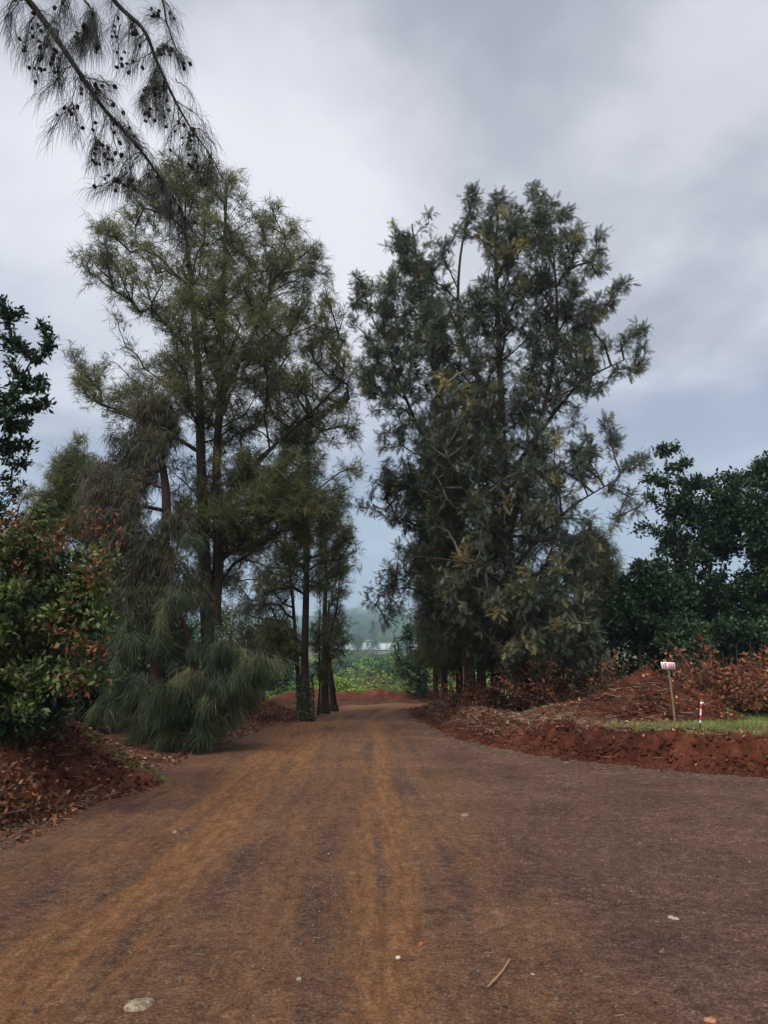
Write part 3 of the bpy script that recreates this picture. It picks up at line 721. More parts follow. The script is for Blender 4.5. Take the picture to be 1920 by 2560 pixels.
NB = dict(fn=fn_needles, k=9, L=.28, w=.009, spread=.35, droop=1.3, lift=-.3, fall=.6, n=17)
cl = env_clumps([(990, 340, 400), (1040, 300, 430), (1120, 250, 440), (1200, 230, 460), (1300, 240, 470), (1400, 270, 480), (1450, 300, 490), (1520, 280, 540)], 15.6, 430, .8, 4, gap=.46)
build_tree('casuarina_tree', 'brownish casuarina with a blunt broken top left of the twin trunks', 'tree',
    [[(388, 1850, 0), (395, 1650, 0), (408, 1400, 0), (416, 1250, 0), (400, 1130, 0), (378, 1010, 0)]], 15.6, cl, [(.19, .05)], NB, M_CASB, M_BARK2, 'casuarinas left of the road', seed=2, up=.1, nlimb=8)

NDR = dict(fn=fn_comb, k=5, L=.34, w=.006, spread=.07, n=40)
cl = env_clumps([(1480, 330, 560), (1560, 260, 600), (1640, 240, 690), (1720, 220, 640), (1800, 260, 595), (1835, 330, 590)], 14.6, 210, .8, 5, gap=.515, shell=.8, gscale=1.3)
ex = np.array([P(*p, 14.0) for p in [(440, 1495), (480, 1500), (500, 1350), (470, 1340), (540, 1640), (575, 1700), (590, 1760), (590, 1640), (650, 1650), (700, 1655), (470, 1740), (430, 1660), (360, 1600), (300, 1580), (240, 1770), (480, 1800), (575, 1800), (330, 1660)]])
build_tree('casuarina_tree', 'low spreading casuarina whose green fronds weep to the road edge', 'tree',
    [[(500, 1852, -.5), (490, 1720, -.5), (470, 1600, -.6), (440, 1500, -.6), (420, 1400, -.6)], [(490, 1700, -.5), (560, 1640, -.8), (640, 1625, -.8)], [(488, 1730, -.5), (400, 1640, -1.), (320, 1590, -1.1)]],
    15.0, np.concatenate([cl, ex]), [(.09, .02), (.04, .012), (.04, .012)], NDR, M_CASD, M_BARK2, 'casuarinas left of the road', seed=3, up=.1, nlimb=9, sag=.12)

NL3 = dict(NL, L=.27, w=.0095, tb=.12, n=12, droop=.9, lift=.1, fall=.35)
cl = env_clumps([(950, 690, 850), (1050, 660, 880), (1150, 640, 890), (1250, 640, 880), (1350, 650, 880), (1420, 640, 860), (1500, 650, 840), (1600, 660, 800), (1640, 680, 790)], 22, 400, .6, 6, gap=.49, gscale=.6)
def ivy(root, stems, nodes):
    r = np.random.default_rng(8); st = stems[0]; z = r.uniform(0, 1.5, 1500)**1.0; c = np.stack([np.interp(z+st[0][2], st[:, 2], st[:, k]) for k in range(3)], 1)
    a = r.uniform(0, 6.28, 1500); rr = .19+.06*r.random(1500); O = c+np.stack([np.cos(a)*rr, np.sin(a)*rr, 0*a], 1)
    D = norm(np.stack([np.cos(a), np.sin(a), -.8+0*a], 1)+r.normal(size=(1500, 3))*.4); S, N_ = frames(D)
    V, F = stamp(O, D, S, N_, r.uniform(.05, .1, 1500), LEAFV, LEAFF); o = localise(root, make_mesh('ivy', V, F, M_BROAD, tint=np.repeat(.5+.5*r.random(1500), 4))); o['kind'] = 'stuff'
build_tree('casuarina_tree', 'slender straight casuarina with bright ivy round the foot of its trunk', 'tree',
    [[(765, 1800, 0), (762, 1650, 0), (766, 1450, 0), (770, 1300, 0), (770, 1150, 0), (765, 960, 0)]], 22, cl, [(.15, .03)], NL3, M_CAS, M_BARK, 'casuarinas left of the road', seed=4, up=.3, nlimb=8, extra=ivy)
cl = env_clumps([(1330, 600, 740), (1400, 560, 740), (1480, 540, 740), (1560, 560, 720), (1640, 580, 740)], 23.5, 170, .7, 7, gap=.45)
build_tree('casuarina_tree', 'thin leaning casuarina with brownish drooping needles beside the ivy-clad trunk', 'tree',
    [[(752, 1795, .8), (742, 1650, .8), (730, 1480, .9), (712, 1340, 1), (700, 1220, 1)]], 23, cl, [(.10, .02)], dict(NB, L=.28, w=.009, n=10, tb=.15), M_CASB, M_BARK, 'casuarinas left of the road', seed=5, up=.1, nlimb=6)
cl = env_clumps([(1290, 790, 860), (1340, 800, 920), (1400, 800, 915), (1480, 790, 880), (1560, 790, 870), (1620, 790, 850), (1680, 800, 830)], 25.5, 170, .6, 8, gap=.48)
build_tree('casuarina_tree', 'forked casuarina at the bend, nearest the gap, with a wispy crown', 'tree',
    [[(812, 1785, 0), (813, 1650, 0), (812, 1540, 0), (815, 1430, 0), (812, 1320, 0)], [(813, 1640, 0), (828, 1580, -.1), (845, 1500, -.2), (850, 1400, -.2)]], 25.5, cl, [(.17, .02), (.07, .015)],
    dict(NL, L=.26, w=.009, n=8, fall=.3, tb=.12), M_CAS, M_BARK, 'casuarinas left of the road', seed=6, up=.5, nlimb=6)
cl = env_clumps([(1480, 815, 850), (1560, 820, 860), (1600, 830, 870), (1650, 840, 860)], 26.2, 28, .8, 9)
build_tree('casuarina_tree', 'stubby dark trunk leaning against the forked casuarina at the bend', 'tree',
    [[(836, 1775, .6), (830, 1720, .6), (824, 1660, .6), (820, 1600, .7), (822, 1500, .7)]], 26.2, cl, [(.15, .03)], dict(NL, L=.28, w=.010, n=12), M_CASD, M_BARK2, 'casuarinas left of the road', seed=61, up=.4, nlimb=3)
# thin stem
cl = env_clumps([(1560, 770, 820), (1640, 780, 820), (1700, 785, 815)], 24.5, 26, .8, 10)
build_tree('sapling', 'thin bare-stemmed sapling between the ivy-clad and the forked trunks', 'sapling', [[(795, 1782, 0), (800, 1700, 0), (798, 1600, 0), (800, 1500, 0), (792, 1400, 0)]], 24.5, cl, [(.045, .012)], dict(NL, n=10, w=.01), M_CAS, M_BARK, None, seed=7, nlimb=2)

cl = env_clumps([(1010, 110, 150), (1080, 90, 190), (1150, 60, 230), (1220, 40, 280), (1300, 20, 290), (1400, 0, 330), (1500, -40, 330), (1600, -40, 330), (1700, -40, 330)], 20, 640, .6, 11, gap=.46, gscale=.6)
build_tree('casuarina_tree', 'olive casuarina far left, rising behind the leafy shrub', 'tree',
    [[(150, 1830, 0), (150, 1600, 0), (140, 1400, 0), (150, 1290, 0), (145, 1200, 0)], [(150, 1450, 0), (230, 1350, 0), (280, 1280, 0)], [(150, 1500, 0), (70, 1400, 0), (40, 1300, 0)]], 20, cl, [(.17, .02), (.06, .01), (.06, .01)], dict(NL, L=.3, w=.0105, n=26, tb=.08), M_CAS, M_BARK, 'casuarinas left of the road', seed=8, up=.4, nlimb=8)
cl = env_clumps([(1100, -420, -250), (1250, -480, -120), (1400, -500, -60), (1600, -500, -40), (1750, -480, -60)], 17, 300, .8, 12)
build_tree('casuarina_tree', 'casuarina beyond the left edge behind the red soil mound', 'tree',
    [[(-260, 1850, 0), (-260, 1600, 0), (-270, 1350, 0), (-290, 1050, 0)]], 17, cl, [(.17, .02)], dict(NL, w=.011, k=7), M_CAS, M_BARK, 'casuarinas left of the road', seed=81, up=.4, nlimb=6)
# dark undergrowth trees behind the left row
for i, (px, Y, top, hw, base, mat, lab, tb) in enumerate([(575, 30, 1520, 85, 1760, M_LIME, 'yellow-green bush behind the weeping casuarina, under the patch of sky', -.2),
        (660, 29, 1560, 70, 1770, M_BROAD, 'dark green bush between the weeping casuarina and the ivy-clad trunk', .05), (460, 27, 1560, 110, 1800, M_BROAD, 'dark bush in the shade behind the twin trunks', -.05),
        (270, 23, 1480, 120, 1800, M_BROAD, 'dark bush in the shade left of the broken-topped casuarina', -.05), (90, 16, 1600, 130, 1880, M_BROAD, 'dark bush just behind the left soil mound', 0.0), (-140, 14, 1450, 150, 1880, M_BROAD, 'dark bush beyond the left frame edge', 0.0), (360, 18.5, 1480, 110, 1840, M_BROAD, 'added dark bush filling the shaded gap directly behind the weeping casuarina', -.1), (230, 17, 1560, 90, 1850, M_BROAD, 'dark bush between the leafy shrub and the weeping casuarina', -.1)]):  # bush behind the weeping casuarina is added to darken a shaded gap
    cl = env_clumps([(top, px-hw*.3, px+hw*.3), (top+(base-top)*.25, px-hw*.8, px+hw*.8), (top+(base-top)*.6, px-hw, px+hw), (base-20, px-hw*.8, px+hw*.8)], Y, 150, .8, 20+i, gap=.42)
    build_tree('bush', lab, 'bush', [[(px, base, 0), (px, (base+top)/2, 0), (px+8, top+20, 0)]], Y, cl, [(.06, .02)], dict(fn=fn_leaves, L=.12, n=46, spread=.16, tb=tb), mat, M_BARK2, 'bushes behind the left row', seed=20+i, nlimb=3, up=.3)

# near broadleaf tree and shrub at the left edge
cl = env_clumps([(770, -110, -5), (840, -150, 55), (900, -160, 80), (1000, -170, 90), (1100, -180, 70), (1180, -170, 60), (1250, -170, 40), (1330, -170, 30)], 8.6, 120, .8, 31, gap=.5)
ex = np.array([P(*p, 8.6) for p in [(48, 785), (105, 815), (125, 850), (120, 870), (50, 865), (60, 955), (105, 970), (115, 1010), (75, 1025), (20, 800), (95, 900), (25, 1120), (100, 950), (10, 780), (3, 760), (30, 1000)]])
LB = dict(fn=fn_leaves, L=.085, n=50, spread=.035, tb=-.12, wide=.8, lift=.2)
build_tree('broadleaf_tree', 'broadleaf tree with dark stiff leaves cut by the left frame edge', 'tree',
    [[(-190, 1980, 0), (-185, 1600, 0), (-160, 1300, 0), (-120, 1000, 0), (-90, 850, 0)], [(-160, 1300, 0), (-80, 1120, 0), (20, 1000, 0), (80, 900, 0)]], 8.6, np.concatenate([cl, ex, ex]), [(.12, .02), (.04, .01)], LB, M_BROAD, M_BARK2, None, seed=31, up=.5, nlimb=8, seglen=.2, frac0=.15, tip=.004, k_rad=.006)
cl = env_clumps([(1260, -120, 140), (1320, -150, 230), (1420, -160, 260), (1520, -160, 250), (1600, -160, 220), (1660, -150, 200), (1700, -150, 120)], 8.2, 170, .6, 32, gap=.46)
ex = np.array([P(*p, 7.9) for p in [(255, 1440), (265, 1530), (280, 1545), (250, 1480), (270, 1390), (200, 1600), (230, 1690), (270, 1700), (90, 1780), (110, 1720), (60, 1760), (150, 1690)]])
def dryleaves(root, stems, nodes):
    r = np.random.default_rng(33); cs = [P(*p, 7.8) for p in [(30, 1290), (60, 1330), (10, 1340), (120, 1350), (150, 1330), (180, 1340), (225, 1300), (265, 1310), (235, 1400), (225, 1440), (240, 1380), (195, 1720), (205, 1700), (180, 1590), (45, 1400), (90, 1420), (230, 1620), (240, 1610), (70, 1300), (150, 1560), (10, 1310)]]
    C = np.repeat(np.arange(len(cs)), 26); O = np.array(cs)[C]+r.normal(size=(len(C), 3))*.10; D = norm(r.normal(size=O.shape)+np.array((0, 0, -.7)))
    S, N_ = frames(D); V, F = stamp(O, D, S, N_, r.uniform(.05, .095, len(O)), LEAFV*np.array((1, .9, 2.5)), LEAFF)
    o = localise(root, make_mesh('withered_leaves', V, F, M_DRY, tint=np.repeat(np.clip(.15+r.random(len(O))*.5, 0, 1), 4))); o['kind'] = 'stuff'; o['label'] = 'withered orange-brown leaves on the outer twigs'
build_tree('leafy_shrub', 'yellow-green shrub with orange withered leaves over the left soil mound', 'shrub',
    [[(-60, 1960, 0), (-50, 1750, 0), (0, 1500, 0), (60, 1350, 0)], [(-50, 1750, 0), (80, 1560, 0), (190, 1460, 0), (230, 1400, 0)], [(-55, 1850, 0), (60, 1740, 0), (140, 1700, -.2)]], 8.2, np.concatenate([cl, ex]), [(.05, .015), (.03, .01), (.02, .008)],
    dict(fn=fn_leaves, L=.082, n=78, spread=.06, tb=-.16, lift=-.15), M_LIME, M_BARK2, None, seed=32, up=.2, nlimb=8, seglen=.2, frac0=.1, tip=.004, k_rad=.006, extra=dryleaves)
cl = env_clumps([(1450, -100, 200), (1550, -130, 230), (1650, -130, 230), (1750, -130, 200), (1830, -100, 130)], 9.4, 130, .6, 34, gap=.42)
build_tree('bush', 'deep green leafy bush in shade behind the withered shrub at left', 'bush', [[(40, 1920, 0), (50, 1750, 0), (60, 1550, 0)]], 9.4, cl, [(.04, .015)], dict(fn=fn_leaves, L=.10, n=60, spread=.10, tb=-.1), M_BROAD, M_BARK2, None, seed=34, nlimb=4, seglen=.25, k_rad=.006)

# ------------------------------------------------------------------ right row
FR = dict(fn=fn_fronds, L=.19, n=35, spread=.065, lift=-.05, tb=.07)
env = [(555, 1170, 1395), (600, 1100, 1440), (660, 1080, 1490), (700, 1070, 1520), (800, 1060, 1480), (900, 1050, 1500), (1000, 1040, 1480), (1100, 1050, 1490), (1200, 1060, 1500), (1300, 1080, 1500), (1400, 1090, 1490), (1500, 1100, 1480), (1600, 1130, 1490), (1670, 1250, 1470)]
cl = env_clumps(env, 19, 1350, .8, 41, gap=.435, gscale=.8)
ex = np.array([P(*p, 19) for p in [(1180, 480), (1182, 510), (1178, 545), (1248, 490), (1246, 520), (1335, 475), (1350, 500), (1375, 510), (1400, 540), (1415, 535), (1330, 560), (1440, 580), (1500, 590), (1498, 630), (1500, 670), (1540, 720), (1560, 710), (1530, 750), (1510, 780),
        (1590, 830), (1605, 825), (1600, 870), (1600, 915), (1580, 925), (1540, 930), (1510, 860), (1560, 850), (1500, 970), (1515, 1050), (1530, 1090), (1540, 1110), (1590, 1150), (1610, 1155), (1560, 1170), (1570, 1240), (1600, 1265), (1540, 1300), (1530, 1220), (1480, 1620), (1500, 1700), (1510, 1660)]])
build_tree('silver_oak_tree', 'tallest tree right of the road, dense dark grey-green feathery crown on a thick trunk', 'tree',
    [[(1306, 1775, 0), (1300, 1650, 0), (1286, 1530, 0), (1275, 1420, 0), (1264, 1250, .1), (1254, 1050, 0), (1247, 850, 0), (1240, 650, 0), (1245, 510, 0)],
     [(1270, 1340, 0), (1325, 1150, -.4), (1375, 950, -.5), (1392, 760, -.3), (1375, 560, 0)],
     [(1258, 1150, 0), (1200, 960, .4), (1150, 820, .5), (1150, 650, .4), (1180, 500, .2)],
     [(1262, 1210, 0), (1350, 1080, .6), (1450, 960, .5), (1560, 900, .2)],
     [(1268, 1380, 0), (1190, 1270, -.8), (1120, 1150, -1.0), (1080, 1000, -1)],
     [(1272, 1440, 0), (1360, 1330, -.7), (1440, 1260, -.6), (1540, 1200, -.2)],
     [(1280, 1500, 0), (1350, 1440, -1.), (1430, 1450, -1.2), (1470, 1560, -1.2)],
     [(1276, 1480, 0), (1200, 1420, -1.), (1120, 1400, -1.4), (1020, 1390, -1.5)]], 19, np.concatenate([cl, ex, ex+.12, ex-.15]),
    [(.25, .03), (.10, .02), (.10, .02), (.08, .015), (.06, .015), (.06, .012), (.05, .01), (.05, .01)], FR, M_GRE, M_BARK2, 'row of trees right of the road', seed=9, k_rad=.007, tip=.008, up=.75, nlimb=14, twig_mat=M_TWIG)
env = [(590, 965, 1010), (640, 930, 1070), (700, 890, 1090), (780, 880, 1110), (860, 890, 1120), (960, 900, 1130), (1060, 930, 1130), (1150, 950, 1130), (1250, 965, 1130), (1350, 975, 1130), (1450, 960, 1120), (1540, 970, 1110)]
cl = env_clumps(env, 22, 700, .8, 42, gap=.40, gscale=.8)
ex = np.array([P(*p, 21.5) for p in [(985, 560), (990, 590), (1000, 620), (1070, 530), (1072, 560), (1080, 600), (925, 700), (895, 690), (880, 760), (870, 880), (885, 930), (900, 1260), (915, 1270), (935, 1275), (955, 1290), (925, 1235), (940, 1200), (980, 1300), (925, 1475), (915, 1500), (940, 1510), (955, 1480), (975, 1495), (960, 1540), (985, 1550), (950, 1440), (1000, 1520), (965, 1560), (980, 1200), (960, 1120)]])
build_tree('silver_oak_tree', 'second feathery grey-green tree, left shoulder of the right row, twigs reaching over the road', 'tree',
    [[(1178, 1775, 0), (1170, 1600, 0), (1155, 1400, 0), (1120, 1150, 0), (1080, 900, 0), (1050, 720, 0), (1030, 560, 0)],
     [(1135, 1250, 0), (1050, 1080, -.3), (980, 900, -.4), (950, 760, -.4)], [(1152, 1390, 0), (1080, 1330, -.4), (1010, 1300, -.5), (930, 1260, -.5)], [(1165, 1560, 0), (1100, 1500, -.4), (1020, 1470, -.5), (950, 1490, -.6)]], 22,
    np.concatenate([cl, ex]), [(.2, .02), (.08, .02), (.05, .01), (.05, .01)], dict(FR, L=.20, n=34), M_GRE, M_BARK2, 'row of trees right of the road', seed=10, k_rad=.007, up=.6, nlimb=10, twig_mat=M_TWIG)
NR = dict(NL, L=.3, w=.011, n=15, droop=.9, fall=.3, lift=.1)
for i, (px, Y, top, l, r_, base, rad, lab, mat) in enumerate([
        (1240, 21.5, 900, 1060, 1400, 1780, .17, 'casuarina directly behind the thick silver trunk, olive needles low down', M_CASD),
        (1205, 24, 1000, 1060, 1330, 1775, .20, 'casuarina with the widest mossy trunk left of the thick trunk', M_CAS),
        (1150, 25.5, 1100, 1035, 1200, 1770, .16, 'casuarina with a splintered orange cut on its trunk, right row', M_CAS),
        (1112, 28, 1150, 1035, 1180, 1765, .15, 'casuarina second from the far end of the right row', M_CAS),
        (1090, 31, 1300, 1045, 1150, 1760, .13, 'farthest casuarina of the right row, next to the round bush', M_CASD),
        (1480, 24, 1340, 1380, 1590, 1740, .15, 'olive yellow casuarina right of the thick trunk, before the dark trees', M_CAS)]):
    k = len(lab)
    cl = env_clumps([(top, (l+r_)/2-30, (l+r_)/2+30), (top+150, l+20, r_-20), (top+350, l, r_), (1560, l+10, r_), (1640, l+40, r_-20), (1670, l+60, r_-50)], Y, 300 if i != 5 else 260, .7, 50+i, gap=.45)
    def cut(root, stems, nodes, i=i):
        if i != 2: return
        c = stems[0][2]; V, F = tube([c+(-.02, -.19, .55), c+(-.02, -.17, .70), c+(-.0, -.16, .86)], [.02, .055, .012], 7)
        m, nt, b = new_mat('raw orange wood'); b.inputs['Base Color'].default_value = (.42, .17, .07, 1); b.inputs['Roughness'].default_value = .8
        localise(root, make_mesh('cut_wood', V, F, m))
    build_tree('casuarina_tree', lab, 'tree', [[(px, base, 0), (px-2, 1650, 0), (px-3, 1500, 0), (px-6, 1300, 0), ((l+r_)/2, top+70, 0)]], Y, cl, [(rad, .02)], NR, mat, M_BARK2, 'row of trees right of the road', seed=50+i, up=.25, nlimb=6, extra=cut)

# broadleaf trees at the right
LR = dict(fn=fn_leaves, L=.165, n=58, spread=.10, lift=.1, tb=-.02)
cl = env_clumps([(1190, 1740, 1870), (1250, 1690, 1900), (1330, 1650, 1920), (1400, 1640, 1950), (1480, 1620, 1960), (1560, 1600, 1970), (1640, 1600, 1970), (1700, 1600, 1970)], 24, 820, .7, 61, gap=.40, gscale=.8)
ex = np.array([P(*p, 24) for p in [(1650, 1125), (1690, 1120), (1668, 1130), (1680, 1170), (1710, 1165), (1640, 1195), (1620, 1200), (1700, 1200), (1660, 1210), (1625, 1240), (1670, 1240), (1640, 1330), (1610, 1310), (1590, 1330), (1720, 1150), (1730, 1210), (1780, 1190), (1830, 1195), (1640, 1260)]])
build_tree('broadleaf_tree', 'dark glossy broadleaf tree behind the brown brush and sign, sparse sprigs on top', 'tree',
    [[(1770, 1760, 0), (1768, 1600, 0), (1775, 1400, 0), (1790, 1230, 0)], [(1770, 1560, 0), (1700, 1380, 0), (1672, 1230, 0), (1665, 1130, 0)]], 24, np.concatenate([cl, ex, ex[:12]]), [(.15, .02), (.06, .012)], LR, M_BROAD, M_BARK2, 'broadleaf trees at the right', seed=61, up=.4, nlimb=8, frac0=.2)
cl = env_clumps([(1150, 1895, 1960), (1200, 1860, 2000), (1260, 1850, 2060), (1330, 1870, 2080), (1450, 1880, 2100), (1600, 1880, 2100), (1700, 1880, 2100)], 22, 420, .7, 62, gap=.4)
build_tree('broadleaf_tree', 'broadleaf tree cut off by the right frame edge', 'tree', [[(1990, 1760, 0), (1990, 1500, 0), (1970, 1300, 0), (1950, 1150, 0)]], 22, cl, [(.13, .02)], LR, M_BROAD, M_BARK2, 'broadleaf trees at the right', seed=62, up=.4, nlimb=6, frac0=.2)
cl = env_clumps([(1410, 1590, 1650), (1460, 1545, 1690), (1530, 1520, 1700), (1600, 1500, 1710), (1690, 1500, 1710)], 22.5, 260, .7, 63, gap=.44)
build_tree('broadleaf_tree', 'small very dark broadleaf tree between the olive casuarina and the tall dark tree', 'tree', [[(1600, 1760, 0), (1600, 1600, 0), (1610, 1440, 0)]], 22.5, cl, [(.09, .02)], LR, M_BROAD, M_BARK2, 'broadleaf trees at the right', seed=63, up=.3, nlimb=5, frac0=.2)
cl = env_clumps([(1560, 1700, 1900), (1600, 1660, 1990), (1680, 1640, 2000), (1740, 1640, 2000)], 20.5, 200, .5, 64, gap=.44)
build_tree('bush', 'lower dark bush directly behind the brown brush pile', 'bush', [[(1830, 1770, 0), (1830, 1680, 0), (1820, 1580, 0)]], 20.5, cl, [(.06, .02)], LR, M_BROAD, M_BARK2, 'broadleaf trees at the right', seed=64, up=.2, nlimb=4, frac0=.2)
cl = env_clumps([(1560, 1020, 1070), (1600, 990, 1100), (1660, 985, 1110), (1710, 1000, 1100), (1735, 1020, 1080)], 33.5, 130, .9, 65)
build_tree('bush', 'round dark green bush at the far bend before the valley', 'bush', [[(1045, 1752, 0), (1047, 1690, 0), (1050, 1600, 0)]], 33.5, cl, [(.06, .02)], dict(LR, L=.14, n=40, tb=.1), M_BROAD, M_BARK2, None, seed=65, up=.3, nlimb=4)
for i, (px, Y, top, base, hw) in enumerate([(1400, 28, 1500, 1740, 100), (1300, 30, 1540, 1740, 90), (1700, 30, 1450, 1740, 150), (1980, 27, 1350, 1750, 150), (1530, 26, 1470, 1745, 95)]):
    cl = env_clumps([(top, px-hw*.3, px+hw*.3), (top+(base-top)*.3, px-hw*.8, px+hw*.8), (top+(base-top)*.6, px-hw, px+hw), (base-20, px-hw*.8, px+hw*.8)], Y, 130, .8, 70+i)
    build_tree('bush', ['bush behind the right row, seen left of the conical mound', 'bush seen between the trunks of the right row', 'bush deep behind the tall dark tree', 'bush beyond the right frame edge', 'dark bush filling the gap behind the conical mound'][i], 'bush', [[(px, base, 0), (px, (base+top)/2, 0), (px+8, top+20, 0)]], Y, cl, [(.06, .02)],
               dict(fn=fn_leaves, L=.15, n=44, spread=.18), M_BROAD, M_BARK2, 'bushes behind the right row', seed=70+i, nlimb=3, up=.3)

# ------------------------------------------------------------------ valley
def valley_mats():
    def vm(name, a, b, c): return leaf_mat(name, [(0, a), (.5, b), (1, c)], .2, .7, .2)
    return [vm('blue green valley leaves', (.02, .05, .028), (.05, .105, .05), (.10, .17, .07)), vm('mid green valley leaves', (.05, .09, .03), (.11, .19, .055), (.18, .27, .08)),
            vm('olive valley leaves', (.09, .10, .04), (.18, .20, .07), (.28, .28, .12)), vm('bright green leaves', (.09, .14, .03), (.20, .30, .06), (.32, .44, .09))]
VM = valley_mats()  # valley sunlight is put into these lifted leaf greens
def crown_mesh(seed, mat, n=1900, conic=False, leaf=.10):
    r = np.random.default_rng(seed); nb = 26
    d = norm(r.normal(size=(nb, 3))); c = d*r.uniform(.35, .75, nb)[:, None]*np.array((1, 1, .75)); c[:, 2] += .75
    rad = r.uniform(.22, .42, nb)
    if conic:
        c[:, 2] = r.uniform(.2, 2.6, nb); k = (2.8-c[:, 2])/2.8*.55; a = r.uniform(0, 6.28, nb); c[:, 0] = np.cos(a)*k; c[:, 1] = np.sin(a)*k; rad = .12+k*.4
    i = r.integers(0, nb, n); dd = norm(r.normal(size=(n, 3))); O = c[i]+dd*rad[i][:, None]*r.uniform(.6, 1.05, n)[:, None]
    D = norm(dd+r.normal(size=(n, 3))*.8); S, N_ = frames(D); V, F = stamp(O, D, S, N_, r.uniform(.6, 1.4, n)*leaf, LEAFV*np.array((1, 1.5, 1)), LEAFF)
    t = np.repeat(np.clip(r.random(nb)[i]*.5+r.random(n)*.5, 0, 1), 4); o = make_mesh('crown', V, F, mat, tint=t); COL.objects.unlink(o); return o.data
def trunk_mesh():
    V, F = tube([(0, 0, -.3), (0, 0, .3), (.04, 0, .9)], [.06, .045, .02], 6); o = make_mesh('trunk', V, F, M_BARK); COL.objects.unlink(o); return o.data
TRM = trunk_mesh(); CM = {}
for k in range(4):
    for s in range(3): CM[(k, s)] = crown_mesh(200+k*10+s, VM[k])
M_VD = leaf_mat('dark valley leaves', [(0, (.012, .03, .018)), (.5, (.03, .065, .032)), (1, (.07, .12, .05))], .15, .7, .2)
for s_ in range(3): CM[('dark', s_)] = crown_mesh(270+s_, M_VD, 1900)
CM['con'] = crown_mesh(250, VM[0], 1500, True); CM['wisp'] = crown_mesh(251, VM[2], 1100)
def vtree(px, Y, wpx, hpx, key, label, group, name='tree', x=None, cat=None):
    x = (px-960)/1775.0*Y*1.01 if x is None else x
    z = float(surf(np.array([x]), np.array([float(Y)]))[0]); w = wpx/1775*Y/2; h = hpx/1775*Y
    root = empty(name, label, cat or ('bush' if name == 'bush' else 'tree'), group, (x, Y, z-.1*h/4))
    rz = random.uniform(0, 6.28)
    for me, nm in ((TRM, 'trunk'), (CM[key], 'crown')):
        o = bpy.data.objects.new(nm, me); COL.objects.link(o); o.parent = root
        hh = h/(2.9 if key == 'con' else 1.75); o.scale = (w/(.62 if key == 'con' else .95), w/(.62 if key == 'con' else .95), hh); o.rotation_euler[2] = rz
        if nm == 'crown': o['kind'] = 'stuff'
    return root
R = random.Random(11)
# shrubs right behind the spoil heaps
near_list = [(845, 38, 130, 95, 3, 'bright yellow-green bush beside the forked trunk, behind the red heaps'), (905, 39, 70, 60, (3), 'small lime bush behind the leftmost red heap'),
    (935, 44, 150, 130, 'wisp', 'wispy olive thorn tree in the middle of the gap'), (975, 39, 90, 65, 1, 'dense mid-green bush behind the tallest red heap'), (1010, 46, 120, 95, 2, 'pale olive shrub right of the wispy thorn tree'),
    (870, 48, 110, 100, 2, 'grey-olive shrub behind the bright bush at the bend'), (1060, 44, 120, 70, 3, 'bright bush behind the round dark bush'), (780, 41, 120, 90, 3, 'lime shrub glimpsed between the left trunks'), (690, 40, 150, 80, 1, 'green shrub behind the leaning casuarina'), (1130, 42, 140, 80, 3, 'sunlit bush seen through the right trunks')]
for px, Y, w, h, k, lab in near_list:
    vtree(px, Y, w, h*.85, (k, R.randrange(3)) if k != 'wisp' else k, lab, None, 'bush')
VG = 'trees of the wooded valley beyond the road'
for i in range(46):
    Y = R.uniform(62, 200); px = R.uniform(560, 1400) if i > 26 else R.uniform(830, 1130)
    vtree(px, Y, R.uniform(75, 150)*70/Y**.93, R.uniform(3, 6)/Y*1775, (R.choice([0, 0, 1, 1, 3, 2]), R.randrange(3)), 'leafy tree of the wooded valley beyond the red heaps', VG)
for i in range(40):
    Y = R.uniform(200, 330); px = R.uniform(600, 1350) if i > 22 else R.uniform(840, 1110)
    vtree(px, Y, R.uniform(8, 13)/Y*1775, R.uniform(3.5, 5)/Y*1775, (R.choice([0, 0, 1]), R.randrange(3)), 'leafy tree of the wooded valley beyond the red heaps', VG)
for i in range(18):
    Y = R.uniform(95, 190); px = 845+i*15+R.uniform(-8, 8) if i < 16 else R.uniform(600, 820)
    vtree(px, Y, R.uniform(6, 10)/Y*1775, R.uniform(4.2, 6.2)/Y*1775, ('dark', i % 3), 'large rounded dark green tree standing out in the wooded valley beyond the red heaps', 'large dark trees in the valley')
vtree(920, 185, 46, 55, (2, 1), 'rust-tinged round tree amid the green valley trees', None)
vtree(895, 430, 36, 52, (0, 1), 'round dark tree before the white greenhouse roofs, left of the conifer', None)
vtree(933, 430, 30, 85, 'con', 'conical conifer standing before the white greenhouse roofs', None)
vtree(985, 440, 22, 62, 'con', 'thin tree before the right end of the white greenhouse roofs', None); vtree(1015, 430, 50, 40, (0, 2), 'dark clump right of the thin tree by the field', None)
for i in range(90):
    Y = R.uniform(720, 1500); x = R.uniform(-.30, .34)*Y if i > 55 else R.uniform(-.09, .10)*Y
    vtree(0, Y, R.uniform(22, 45)/Y*1775, R.uniform(13, 26)/Y*1775, (R.choice([0, 0, 1]), R.randrange(3)), 'hazy blue-green tree on the far hillside', 'trees on the far hillside', x=x)
for i in range(30):
    Y = R.uniform(600, 700); x = R.uniform(-.12, .16)*Y
    vtree(0, Y, R.uniform(14, 24)/Y*1775, R.uniform(7, 12)/Y*1775, (R.choice([0, 1]), R.randrange(3)), 'hazy tree in the belt behind the white greenhouse roofs', 'tree belt behind the greenhouses', x=x)
